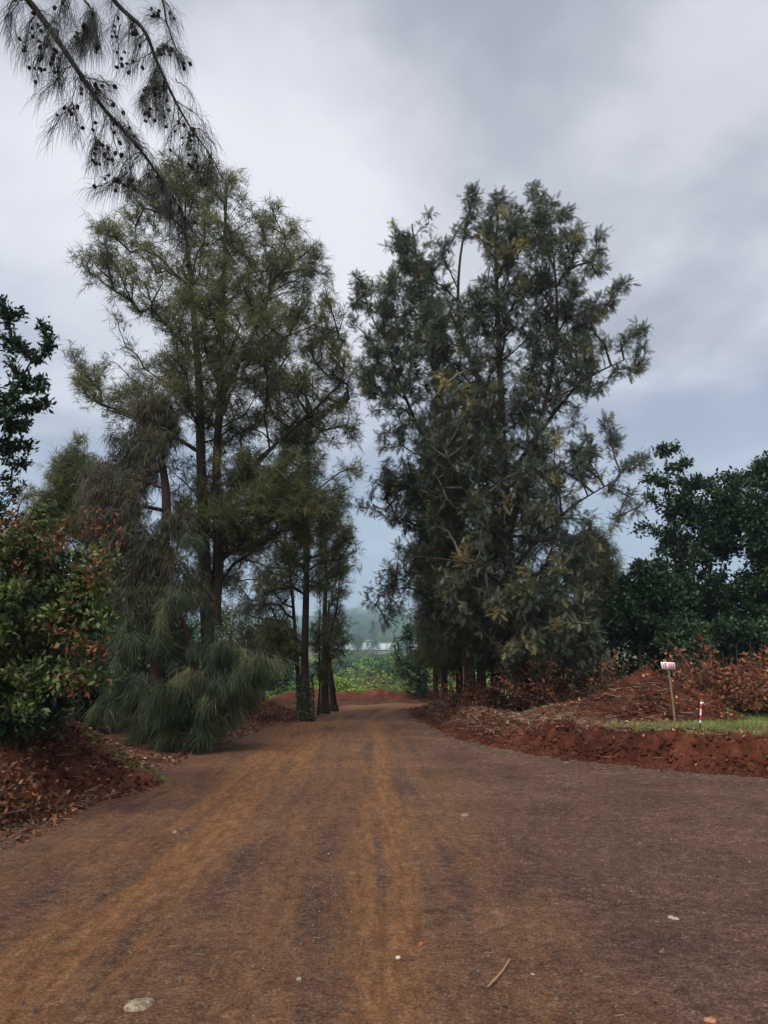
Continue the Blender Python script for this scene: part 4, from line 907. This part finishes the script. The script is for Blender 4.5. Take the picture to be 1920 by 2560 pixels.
def greenhouse():
    Y = 470; x0 = (840-960)/1775*Y; n = 15; wd = 4.9; m, nt, b = new_mat('white greenhouse film'); b.inputs['Base Color'].default_value = (.38, .42, .45, 1); b.inputs['Roughness'].default_value = .4
    x = np.array([x0+20.]); z = float(base_z(x, np.array([float(Y)]))[0])+.6
    root = empty('greenhouse', 'long low white greenhouse with ridged roofs in the distant field', 'greenhouse', None, (float(x0), Y, z)); vs = []
    for k in range(n):
        L0 = k*wd; pts = [(0, 0), (0, 2.9), (wd*.5, 3.35), (wd-.02, 2.9), (wd-.02, 0)]
        V = [(L0+a, yy, c) for yy in (0, 40) for a, c in pts]; F = [[0, 1, 6, 5], [1, 2, 7, 6], [2, 3, 8, 7], [3, 4, 9, 8], [4, 3, 2, 1], [0, 4, 1, 1]]
        F3 = [[0, 1, 6], [0, 6, 5], [1, 2, 7], [1, 7, 6], [2, 3, 8], [2, 8, 7], [3, 4, 9], [3, 9, 8], [0, 4, 3], [0, 3, 1], [1, 3, 2]]
        o = make_mesh('bay', np.array(V), np.array(F3), m, parent=root)
greenhouse()

# ------------------------------------------------------------------ brush piles, litter, grass
def on_surf(x, y, dz=0.0): return np.stack([x, y, surf(x, y)+dz], 1)
def sticks(pos, dirs, L, rad, seed, segs=4):
    r = np.random.default_rng(seed); parts = []
    for p, d, l, q in zip(pos, dirs, L, rad):
        d = norm(d); b = r.normal(size=3)*.12; t = np.linspace(0, 1, segs+1)[:, None]; pts = p+d*l*t+b*l*(t*t)*1.0
        parts.append(tube(pts, np.linspace(q, q*.35, segs+1), 4))
    V, F, _ = merge(parts); return V, F
def brush_pile(label, px0, px1, Y, D, top, nst, nl, mat, seed, green=0, Lst=(.6, 1.8), lsz=.10, tb=0.):
    r = np.random.default_rng(seed); xa = (px0-960)/1775*Y; xb = (px1-960)/1775*Y
    g = float(surf(np.array([(xa+xb)/2]), np.array([float(Y)]))[0])
    root = empty('brush_pile', label, 'brush pile', 'piles of cut brush', ((xa+xb)/2, Y, g))
    x = r.uniform(xa+.2, xb-.2, nst); y = Y+r.uniform(-D, D, nst)*.7; p = on_surf(x, y, .0)+np.stack([0*x, 0*x, r.random(nst)*.25*top], 1)
    d = np.stack([r.normal(size=nst), r.normal(size=nst)*.6, r.uniform(.1, 1.1, nst)], 1); L = r.uniform(*Lst, nst)*top*.8; rad = r.uniform(.006, .018, nst)
    V, F = sticks(p, d, L, rad, seed); o = localise(root, make_mesh('sticks', V, F, M_TWIG)); o['kind'] = 'stuff'
    # leaves cluster about the sticks
    k = r.integers(0, nst, nl); t = r.uniform(.25, 1.05, nl); O = p[k]+norm(d)[k]*(L[k]*t)[:, None]+r.normal(size=(nl, 3))*.075
    O[:, 2] = np.maximum(O[:, 2], surf(O[:, 0], O[:, 1])+.01); Dv = norm(norm(d)[k]*.4+r.normal(size=(nl, 3))*.8+np.array((0, 0, -.25))); S, N_ = frames(Dv)
    ct = r.random(nst); V, F = stamp(O, Dv, S, N_, r.uniform(.6, 1.25, nl)*lsz, LEAFV*np.array((1, 1.1, 1.5)), LEAFF)
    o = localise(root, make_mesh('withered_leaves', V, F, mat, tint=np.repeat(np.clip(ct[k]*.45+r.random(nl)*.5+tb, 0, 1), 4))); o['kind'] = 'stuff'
    return root
brush_pile('tall pile of cut brush with orange-brown leaves right of the sign', 1690, 2000, 18.3, 1.1, 1.38, 170, 12000, M_DRY, 101, lsz=.125, tb=.0)
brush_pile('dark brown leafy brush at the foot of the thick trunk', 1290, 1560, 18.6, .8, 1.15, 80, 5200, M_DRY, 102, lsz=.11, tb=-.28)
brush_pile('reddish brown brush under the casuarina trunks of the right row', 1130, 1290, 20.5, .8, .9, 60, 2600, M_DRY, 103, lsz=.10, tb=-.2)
brush_pile('heap of brown leaves and twigs at the left edge, in front of the red mound', -260, 130, 7.9, .6, .38, 110, 4600, M_DRY, 104, lsz=.075, tb=-.12)
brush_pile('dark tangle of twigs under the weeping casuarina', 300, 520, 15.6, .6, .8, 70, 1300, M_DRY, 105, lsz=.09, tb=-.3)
brush_pile('brown leaves and twigs on the red heap by the ivy-clad trunk', 620, 730, 21.6, .5, .5, 40, 800, M_DRY, 106, lsz=.09, tb=-.1)

def scatter(name, label_kind, n, region, mat, fn, seed):
    r = np.random.default_rng(seed); x, y = region(r, n); O = on_surf(x, y, .006); V, F, T = fn(r, O)
    o = make_mesh(name, V, F, mat, tint=T); o['kind'] = 'stuff'; return o
def flat_leaf(size, up=.35):
    def f(r, O):
        n = len(O); D = norm(np.stack([r.normal(size=n), r.normal(size=n), r.normal(size=n)*up], 1)); S, N_ = frames(D, np.tile([[0, 0, 1.]], (n, 1))+r.normal(size=(n, 3))*.35)
        V, F = stamp(O, D, S, N_, r.uniform(.5, 1.3, n)*size, LEAFV*np.array((1, 1.1, 1.5)), LEAFF); return V, F, np.repeat(r.random(n), 4)
    return f
def twiglet(L, w):
    def f(r, O):
        n = len(O); D = norm(np.stack([r.normal(size=n), r.normal(size=n), r.normal(size=n)*.12], 1)); V, F = needles(O+np.array((0, 0, .004)), D, r.uniform(.3, 1.2, n)*L, w, r.normal(size=n)*.1)
        return V, F, np.repeat(r.random(n), 5)
    return f
idx = lambda r, n, a, b: r.integers(int(a*len(bank_c)), int(b*len(bank_c)), n)
def reg_banktop(r, n):
    i = idx(r, n, .12, .98); v = r.uniform(.25, 2.2, n)**1.0; w = np.clip((bank_c[i, 1]-11)/9, 0.0, 1); keep = r.random(n) < .25+.75*w; i, v = i[keep], v[keep]
    return bank_c[i, 0]+bank_n[i, 0]*v, bank_c[i, 1]+bank_n[i, 1]*v
def reg_bankface(r, n):
    i = idx(r, n, .1, .98); v = r.uniform(.05, .5, n); return bank_c[i, 0]+bank_n[i, 0]*v, bank_c[i, 1]+bank_n[i, 1]*v
def reg_mound(cx, cy_, rx, ry):
    def f(r, n): a = r.uniform(0, 6.28, n); q = np.sqrt(r.random(n)); return cx+np.cos(a)*q*rx, cy_+np.sin(a)*q*ry
    return f
lp = np.array(left[1:12])
def reg_leftverge(r, n):
    k = r.integers(0, len(lp)-1, n); t = r.random(n)[:, None]; p = lp[k]*(1-t)+lp[k+1]*t; v = r.uniform(-.25, 1.6, n)**1; dd = lp[k+1]-lp[k]; nn = np.stack([-dd[:, 1], dd[:, 0]], 1); nn /= np.linalg.norm(nn, axis=1)[:, None]
    return p[:, 0]+nn[:, 0]*v, p[:, 1]+nn[:, 1]*v
scatter('leaf_litter', '', 9000, reg_banktop, M_DRY, flat_leaf(.085), 301)
scatter('straw_litter', '', 16000, reg_banktop, M_STRAW, twiglet(.28, .007), 302)
scatter('straw_litter', '', 1600, reg_bankface, M_STRAW, twiglet(.22, .006), 303)
scatter('leaf_litter', '', 7000, reg_leftverge, M_DRY, flat_leaf(.075), 304)
scatter('straw_litter', '', 6000, reg_leftverge, M_STRAW, twiglet(.22, .006), 305)
scatter('leaf_litter', '', 2600, reg_mound(-5.3, 8.2, 1.9, .75), M_DRY, flat_leaf(.085), 306)
scatter('straw_litter', '', 1100, reg_mound(Gx(1500, 16.2), 16.0, 1.9, .9), M_STRAW, twiglet(.4, .008), 307)
scatter('leaf_litter', '', 700, reg_mound(Gx(1560, 16.2), 16.0, 2.2, 1.0), M_DRY, flat_leaf(.10), 308)
def reg_road(r, n):
    y = r.uniform(1.6**.5, 27**.5, n)**2; x = lane_x(y)+r.normal(size=n)*3.2+.8; k = road_mask(x, y) > 0; return x[k], y[k]
def scatter_road(name, n, mat, fn, seed, reg=reg_road):
    r = np.random.default_rng(seed); x, y = reg(r, n); O = np.stack([x, y, road_z(x, y)+.006], 1); V, F, T = fn(r, O); o = make_mesh(name, V, F, mat, tint=T); o['kind'] = 'stuff'
scatter_road('dry_needle_litter', 4000, M_STRAW, twiglet(.06, .0022), 311)
scatter_road('leaf_fragments', 700, M_STRAW, flat_leaf(.03, .2), 312)
def reg_verge2(r, n):
    i = idx(r, n, .02, .98); v = -np.abs(r.normal(size=n))*.9-.02+.1; return bank_c[i, 0]+bank_n[i, 0]*v, bank_c[i, 1]+bank_n[i, 1]*v
scatter_road('straw_litter', 2500, M_STRAW, twiglet(.16, .005), 313, reg_verge2)
scatter_road('leaf_fragments', 500, M_DRY, flat_leaf(.05), 314, reg_verge2)
def bank_pick(lo, hi, far=0.):
    def f(r, n):
        w = np.where((bank_t > lo) & (bank_t < hi), 1, 0)*(np.clip((bank_v[:, 1]-11)/9, 0, 1)*far+(1-far)); return bank_v[r.choice(len(bank_v), n, p=w/w.sum())]+r.normal(size=(n, 3))*(.02, .02, .003)
    return f
def clods(name, reg, n, size, mat, seed, on=surf):
    r = np.random.default_rng(seed); q = reg(r, n)
    if isinstance(q, tuple): x, y = q; O = np.stack([x, y, on(x, y)], 1)
    else: O = q
    n = len(O)
    OV = np.array([[1, 0, 0], [-1, 0, 0], [0, 1, 0], [0, -1, 0], [0, 0, 1], [0, 0, -1.]]); OF = np.array([[0, 2, 4], [2, 1, 4], [1, 3, 4], [3, 0, 4], [2, 0, 5], [1, 2, 5], [3, 1, 5], [0, 3, 5]])
    D = norm(r.normal(size=(n, 3))); S, N_ = frames(D); V, F = stamp(O, D, S, N_, size*r.uniform(.3, 1, n)**2.2, OV, OF); V = V+r.normal(size=V.shape)*size*.08
    o = make_mesh(name, V, F, mat); o['kind'] = 'stuff'
clods('soil_clods', bank_pick(.02, .7), 6500, .048, M_RED, 321); clods('soil_clods', bank_pick(.0, .16), 2500, .055, M_RED, 3211)
def on_bank(name, n, mat, fn, seed, lo, hi, far):
    r = np.random.default_rng(seed); V, F, T = fn(r, bank_pick(lo, hi, far)(r, n)+np.array((0, 0, .012))); o = make_mesh(name, V, F, mat, tint=T); o['kind'] = 'stuff'
on_bank('straw_litter', 2200, M_STRAW, twiglet(.26, .006), 341, .02, 1.2, .5); on_bank('leaf_litter', 1500, M_DRY, flat_leaf(.07, .7), 342, .02, 1.2, .5)
on_bank('straw_litter', 7000, M_STRAW, twiglet(.30, .007), 343, .35, 1.3, .95); on_bank('leaf_litter', 4500, M_DRY, flat_leaf(.085, .6), 344, .3, 1.3, .95); clods('soil_clods', reg_mound(Gx(1590, 17), 16.6, 2.2, 1.4), 1500, .07, M_RED, 322); clods('soil_clods', reg_mound(-5.6, 10.0, 2.6, 1.8), 2600, .055, M_RED, 323)
clods('soil_clods', reg_leftverge, 1500, .06, M_RED, 324)
def reg_foot(r, n):
    i = idx(r, n, .02, .98); v = -np.abs(r.normal(size=n))*.14; return bank_c[i, 0]+bank_n[i, 0]*v, bank_c[i, 1]+bank_n[i, 1]*v
clods('soil_clods', reg_foot, 700, .09, M_RED, 345, road_z); clods('soil_clods', reg_foot, 2600, .06, M_RED, 325, road_z)
M_GRAV = soil_mat('road gravel', [(.10, .06, .04), (.20, .13, .095), (.36, .27, .2)], 8)
clods('road_pebbles', lambda r, n: (lambda y: (lane_x(y)+r.uniform(-4, 9, n)*np.minimum(1, y/6+.2), y))(r.uniform(1.5, 4.4, n)**2), 6500, .018, M_GRAV, 3261, road_z)
clods('road_gravel', lambda r, n: (lambda y: (lane_x(y)+r.uniform(-4, 9, n)*np.minimum(1, y/6+.2), y))(r.uniform(1.3, 3.4, n)**2), 52000, .0075, M_GRAV, 326, road_z)

M_GRASS = leaf_mat('short green grass', [(0, (.10, .14, .03)), (.5, (.22, .30, .07)), (1, (.40, .42, .16))], .35, .6, .3)
def grass(name, reg, n, L, w, seed):
    r = np.random.default_rng(seed); x, y = reg(r, n); O = on_surf(x, y, -.01); n = len(O); D = norm(r.normal(size=(n, 3))*.5+np.array((0, 0, .9)))
    V, F = needles(O, D, r.uniform(.4, 1.2, n)*L, w, r.uniform(.2, 1.2, n)); o = make_mesh(name, V, F, M_GRASS, tint=np.repeat(np.clip(fb2(x, y, 1.5, 3, 5)+.5+r.normal(size=n)*.2, 0, 1), 5)); o['kind'] = 'stuff'
gpoly = [G(px, py, .5) for px, py in [(1440, 1838), (1520, 1812), (1600, 1808), (1700, 1806), (1800, 1795), (1850, 1778), (1990, 1760), (2200, 1765), (2200, 1850), (1920, 1846), (1700, 1842), (1560, 1842)]]
def reg_grass(r, n):
    g = np.array(gpoly); x = r.uniform(g[:, 0].min(), g[:, 0].max(), n*3); y = r.uniform(g[:, 1].min(), g[:, 1].max(), n*3); k = inside(x, y, gpoly) & (fb2(x, y, 1.3, 3, 77) > -.16)
    k &= bank_h(x, y)[1] > .38; return x[k][:n], y[k][:n]
grass('grass', reg_grass, 26000, .11, .006, 331)
grass('grass', reg_mound(-3.75, 10.6, .7, .25), 1300, .08, .006, 332)
grass('grass', lambda r, n: (r.uniform(-8, 9, n), r.uniform(35.5, 40, n)), 9000, .5, .02, 333)

# ------------------------------------------------------------------ sign and survey peg
def sign():
    Y = 15.0; b = P(1686, 1778, Y); t = P(1671, 1672, Y-.05); gz = float(surf(np.array([b[0]]), np.array([Y]))[0])
    root = empty('plot_sign', 'white board lettered VE 255 in red on a leaning wooden stake', 'sign', None, (float(b[0]), Y, gz))
    b[2] = gz-.12
    wood, nt, bs = new_mat('weathered pale wood'); tc = nt.nodes.new('ShaderNodeTexCoord'); n = tnoise(nt, tc.outputs['Object'], 30, 4, .6, (1, 1, .1)); nt.links.new(ramp(nt, n, [(.3, (.16, .11, .06)), (.7, (.30, .22, .12))]), bs.inputs['Base Color']); bs.inputs['Roughness'].default_value = .85
    q = smooth_path([b, (b+t)/2+np.array((.008, 0, 0)), t], 8); V, F = tube(q, np.linspace(.021, .023, 8), 4); localise(root, make_mesh('post', V, F, wood))
    wm, nt, bs = new_mat('white painted board'); tc = nt.nodes.new('ShaderNodeTexCoord'); n = tnoise(nt, tc.outputs['Object'], 9, 5, .6); nt.links.new(ramp(nt, n, [(.3, (.74, .73, .75)), (.6, (.86, .86, .88))]), bs.inputs['Base Color']); bs.inputs['Roughness'].default_value = .5
    tl, tr_, br, bl = [P(px, py, Y-.09) for px, py in ((1652, 1655), (1687, 1656.5), (1689, 1673), (1655, 1672.5))]
    V = np.array([tl, tr_, br, bl]+[v+np.array((0, .012, 0)) for v in (tl, tr_, br, bl)]); F = np.array([[0, 3, 2], [0, 2, 1], [4, 5, 6], [4, 6, 7], [0, 1, 5], [0, 5, 4], [1, 2, 6], [1, 6, 5], [2, 3, 7], [2, 7, 6], [3, 0, 4], [3, 4, 7]])
    localise(root, make_mesh('board', V, F, wm))
    rm, nt, bs = new_mat('red sign paint'); bs.inputs['Base Color'].default_value = (.62, .02, .07, 1)
    tx = bpy.data.curves.new('lettering', 'FONT'); tx.body = 'VE 255'; tx.align_x = 'CENTER'; tx.align_y = 'CENTER'; tx.size = .1; tx.offset = .003; tx.extrude = .0008; tx.space_character = 1.05; tx.materials.append(rm)
    o = bpy.data.objects.new('lettering', tx); COL.objects.link(o); o.parent = root
    cen = (tl+tr_+br+bl)/4+np.array((0, -.003, 0)); o.location = Vector(cen)-root.location; ang = math.atan2(tr_[2]-tl[2], tr_[0]-tl[0]); o.rotation_euler = (math.pi/2, ang*1.0, 0); o.rotation_mode = 'YXZ'
    o.rotation_euler = (math.pi/2, -ang, 0); bpy.context.view_layer.update(); sc_ = .88*(tr_[0]-tl[0])/max(o.dimensions.x, .01)
    dg = bpy.context.evaluated_depsgraph_get(); me = bpy.data.meshes.new_from_object(o.evaluated_get(dg)); lm = bpy.data.objects.new('lettering', me); bpy.data.objects.remove(o); lm.name = 'lettering'
    COL.objects.link(lm); lm.parent = root; lm.location = Vector(cen)-root.location; lm.rotation_euler = (math.pi/2, -ang, 0); lm.scale = (sc_, sc_*1.45, sc_)
sign()
def peg():
    b = P(1748, 1824, 12.6); t = P(1753, 1757, 12.6); gz = float(surf(np.array([b[0]]), np.array([12.6]))[0])
    root = empty('survey_peg', 'short stake wound with red and white tape in the grass by the bank edge', 'survey peg', None, (float(b[0]), 12.6, gz)); b[2] = gz-.08; t = b+(t-b)*1.0
    t[2] = gz+.48
    q = np.array([b*(1-u)+t*u for u in np.linspace(0, 1, 12)]); V, F = tube(q, np.full(12, .010), 8); localise(root, make_mesh('stake', V, F, M_TWIGD))
    m, nt, bs = new_mat('red and white tape'); tc = nt.nodes.new('ShaderNodeTexCoord'); sx = nt.nodes.new('ShaderNodeSeparateXYZ'); nt.links.new(tc.outputs['Object'], sx.inputs[0])
    ph = mth(nt, 'FRACT', mth(nt, 'MULTIPLY', mth(nt, 'ADD', sx.outputs[2], mth(nt, 'MULTIPLY', sx.outputs[0], .5)), 5.2)); nt.links.new(ramp(nt, ph, [(0, (.62, .02, .05)), (.45, (.8, .76, .78))], 'CONSTANT'), bs.inputs['Base Color']); bs.inputs['Roughness'].default_value = .4
    q2 = np.array([b*(1-u)+t*u for u in np.linspace(.38, 1.01, 16)]); V, F = tube(q2, np.array([.013, .015, .012, .016, .014, .013, .015, .014, .012, .015, .013, .014, .012, .014, .017, .010]), 9); localise(root, make_mesh('tape', V, F, m))
    V, F = tube([t+(-.0, -.01, -.02), t+(.03, -.015, -.01), t+(.045, -.015, -.03)], [.012, .009, .003], 5); localise(root, make_mesh('tape_end', V, F, m))
peg()

# ------------------------------------------------------------------ single things lying on the road
def road_pt(px, py): g = G(px, py); return np.array((g[0], g[1], float(road_z(np.array([g[0]]), np.array([g[1]]))[0])-.002))
a, b = road_pt(1275, 2408), road_pt(1218, 2477); mid = (a+b)/2+np.array((.012, -.0, 0)); q = smooth_path([a, mid, b], 14); q[:, 2] += .018+np.random.default_rng(1).normal(size=14)*.0012
V, F = tube(q, .0062*np.array([.7, .9, 1, 1, .95, 1, 1.05, 1, 1, 1.3, 1.1, .9, .8, .5]), 7)
mstick, nt, bs = new_mat('dry peeled stick'); bs.inputs['Base Color'].default_value = (.30, .17, .085, 1); bs.inputs['Roughness'].default_value = .8
tag(make_mesh('stick', V, F, mstick, smooth=True), 'short curved pale brown stick lying on the road', 'stick')
def flat_stone(px, py, L, W, H, rot, col, name, label, cat, seed):
    c = road_pt(px, py); r = np.random.default_rng(seed); n = 14; a = np.linspace(0, 2*math.pi, n, endpoint=False); rr = 1+r.normal(size=n)*.13; V = []
    for k, (s, h) in enumerate(((1, 0), (1.02, .6), (.8, 1.0), (.35, 1.08))):
        x = np.cos(a)*rr*s*L/2; y = np.sin(a)*rr*s*W/2; V.append(np.stack([c[0]+x*math.cos(rot)-y*math.sin(rot), c[1]+x*math.sin(rot)+y*math.cos(rot), c[2]+h*H+r.normal(size=n)*H*.08], 1))
    V = np.concatenate(V+[c[None]+np.array((0, 0, H))]); F = []
    for k in range(3):
        for i in range(n): j = (i+1) % n; F += [[k*n+i, k*n+j, (k+1)*n+j], [k*n+i, (k+1)*n+j, (k+1)*n+i]]
    F += [[3*n+i, 3*n+(i+1) % n, 4*n] for i in range(n)]
    m, nt, bs = new_mat(label[:20]); tc = nt.nodes.new('ShaderNodeTexCoord'); nn = tnoise(nt, tc.outputs['Object'], 45, 5, .7); nt.links.new(ramp(nt, nn, [(.38, tuple(x*.3 for x in col)), (.55, col)]), bs.inputs['Base Color']); bs.inputs['Roughness'].default_value = .9; bump(nt, bs, nn, .7, .01)
    tag(make_mesh(name, V, np.array(F), m, smooth=True), label, cat)
flat_stone(348, 2520, .135, .10, .022, .4, (.33, .26, .18), 'flat_stone', 'pale crusty flat stone at the bottom left of the road', 'stone', 1)
flat_stone(1685, 2299, .075, .026, .014, -.7, (.48, .36, .29), 'wood_chip', 'pinkish flat chip on the right of the road', 'wood chip', 2)
flat_stone(1053, 2358, .035, .03, .014, .2, (.40, .12, .05), 'clay_lump', 'small orange clay lump near the middle of the road', 'clay lump', 3)
flat_stone(1775, 2553, .06, .04, .012, .1, (.45, .2, .1), 'fallen_leaf', 'orange-brown fallen leaf at the bottom right edge', 'leaf', 4)
flat_stone(1162, 2040, .09, .08, .02, .3, (.30, .2, .14), 'stone', 'pinkish stone at the end of the orange clay streak', 'stone', 5)
flat_stone(437, 2080, .035, .03, .015, .3, (.42, .37, .30), 'stone', 'small pale stone on the left side of the road', 'stone', 6)
flat_stone(748, 2455, .025, .02, .014, .3, (.45, .40, .33), 'stone', 'pale pebble low in the middle of the road', 'stone', 7)
flat_stone(995, 2388, .028, .02, .014, .3, (.6, .52, .4), 'stone', 'cream pebble beside the orange clay lump', 'stone', 8)
# one long root and a few sticks on the bank
for k, (pts, lab) in enumerate([([(1523, 1852), (1570, 1846), (1640, 1845), (1690, 1850)], 'long pale root lying along the top of the cut bank'), ([(1520, 1893), (1521, 1870), (1527, 1845)], 'short upright twig sticking out of the cut bank'), ([(1420, 1790), (1438, 1772), (1450, 1762)], 'yellow stick leaning on the litter by the conical mound')]):
    p = []
    for (px, py) in pts:
        Y = 11.75 if k < 2 else 14.5
        p.append(P(px, py, Y))
    p = np.array(p); zz = surf(p[:, 0], p[:, 1])
    if k < 2:
        for i in range(len(p)):
            x_ = p[i, 0]; j = np.argmin(np.abs(bank_v[:, 0]-x_)*3+np.abs(bank_t-(.42 if k == 0 else .12))+(bank_v[:, 1] > 14)*9); p[i] = bank_v[j]+np.array((0, -.02, .02+(.10*i if k else 0)))
    if k == 2: p[0, 2] = zz[0]
    V, F = tube(smooth_path(p, 14), np.linspace(.012, .005, 14), 6); tag(make_mesh('root' if k == 0 else 'stick', V, F, M_TWIG), lab, 'root' if k == 0 else 'stick')

# ------------------------------------------------------------------ haze
def haze():
    V = np.array([(x, y, z) for z in (-45., 75.) for x, y in ((-1500, -80), (1500, -80), (1500, 1900), (-1500, 1900))], float)
    F = np.array([[0, 3, 2, 1], [4, 5, 6, 7], [0, 1, 5, 4], [1, 2, 6, 5], [2, 3, 7, 6], [3, 0, 4, 7]])
    m = bpy.data.materials.new('haze'); m.use_nodes = True; nt = m.node_tree; nt.nodes.clear()
    out = nt.nodes.new('ShaderNodeOutputMaterial'); v = nt.nodes.new('ShaderNodeVolumePrincipled'); nt.links.new(v.outputs[0], out.inputs['Volume'])
    v.inputs['Color'].default_value = (.64, .80, 1, 1); v.inputs['Density'].default_value = HAZE; v.inputs['Anisotropy'].default_value = .2
    o = make_mesh('haze', V, F, m); tag(o, kind='stuff')
HAZE = .0005
if HAZE: haze()
tot = sum(len(o.data.polygons) for o in bpy.data.objects if o.type == 'MESH'); print('FACES', tot, 'OBJECTS', len(bpy.data.objects))
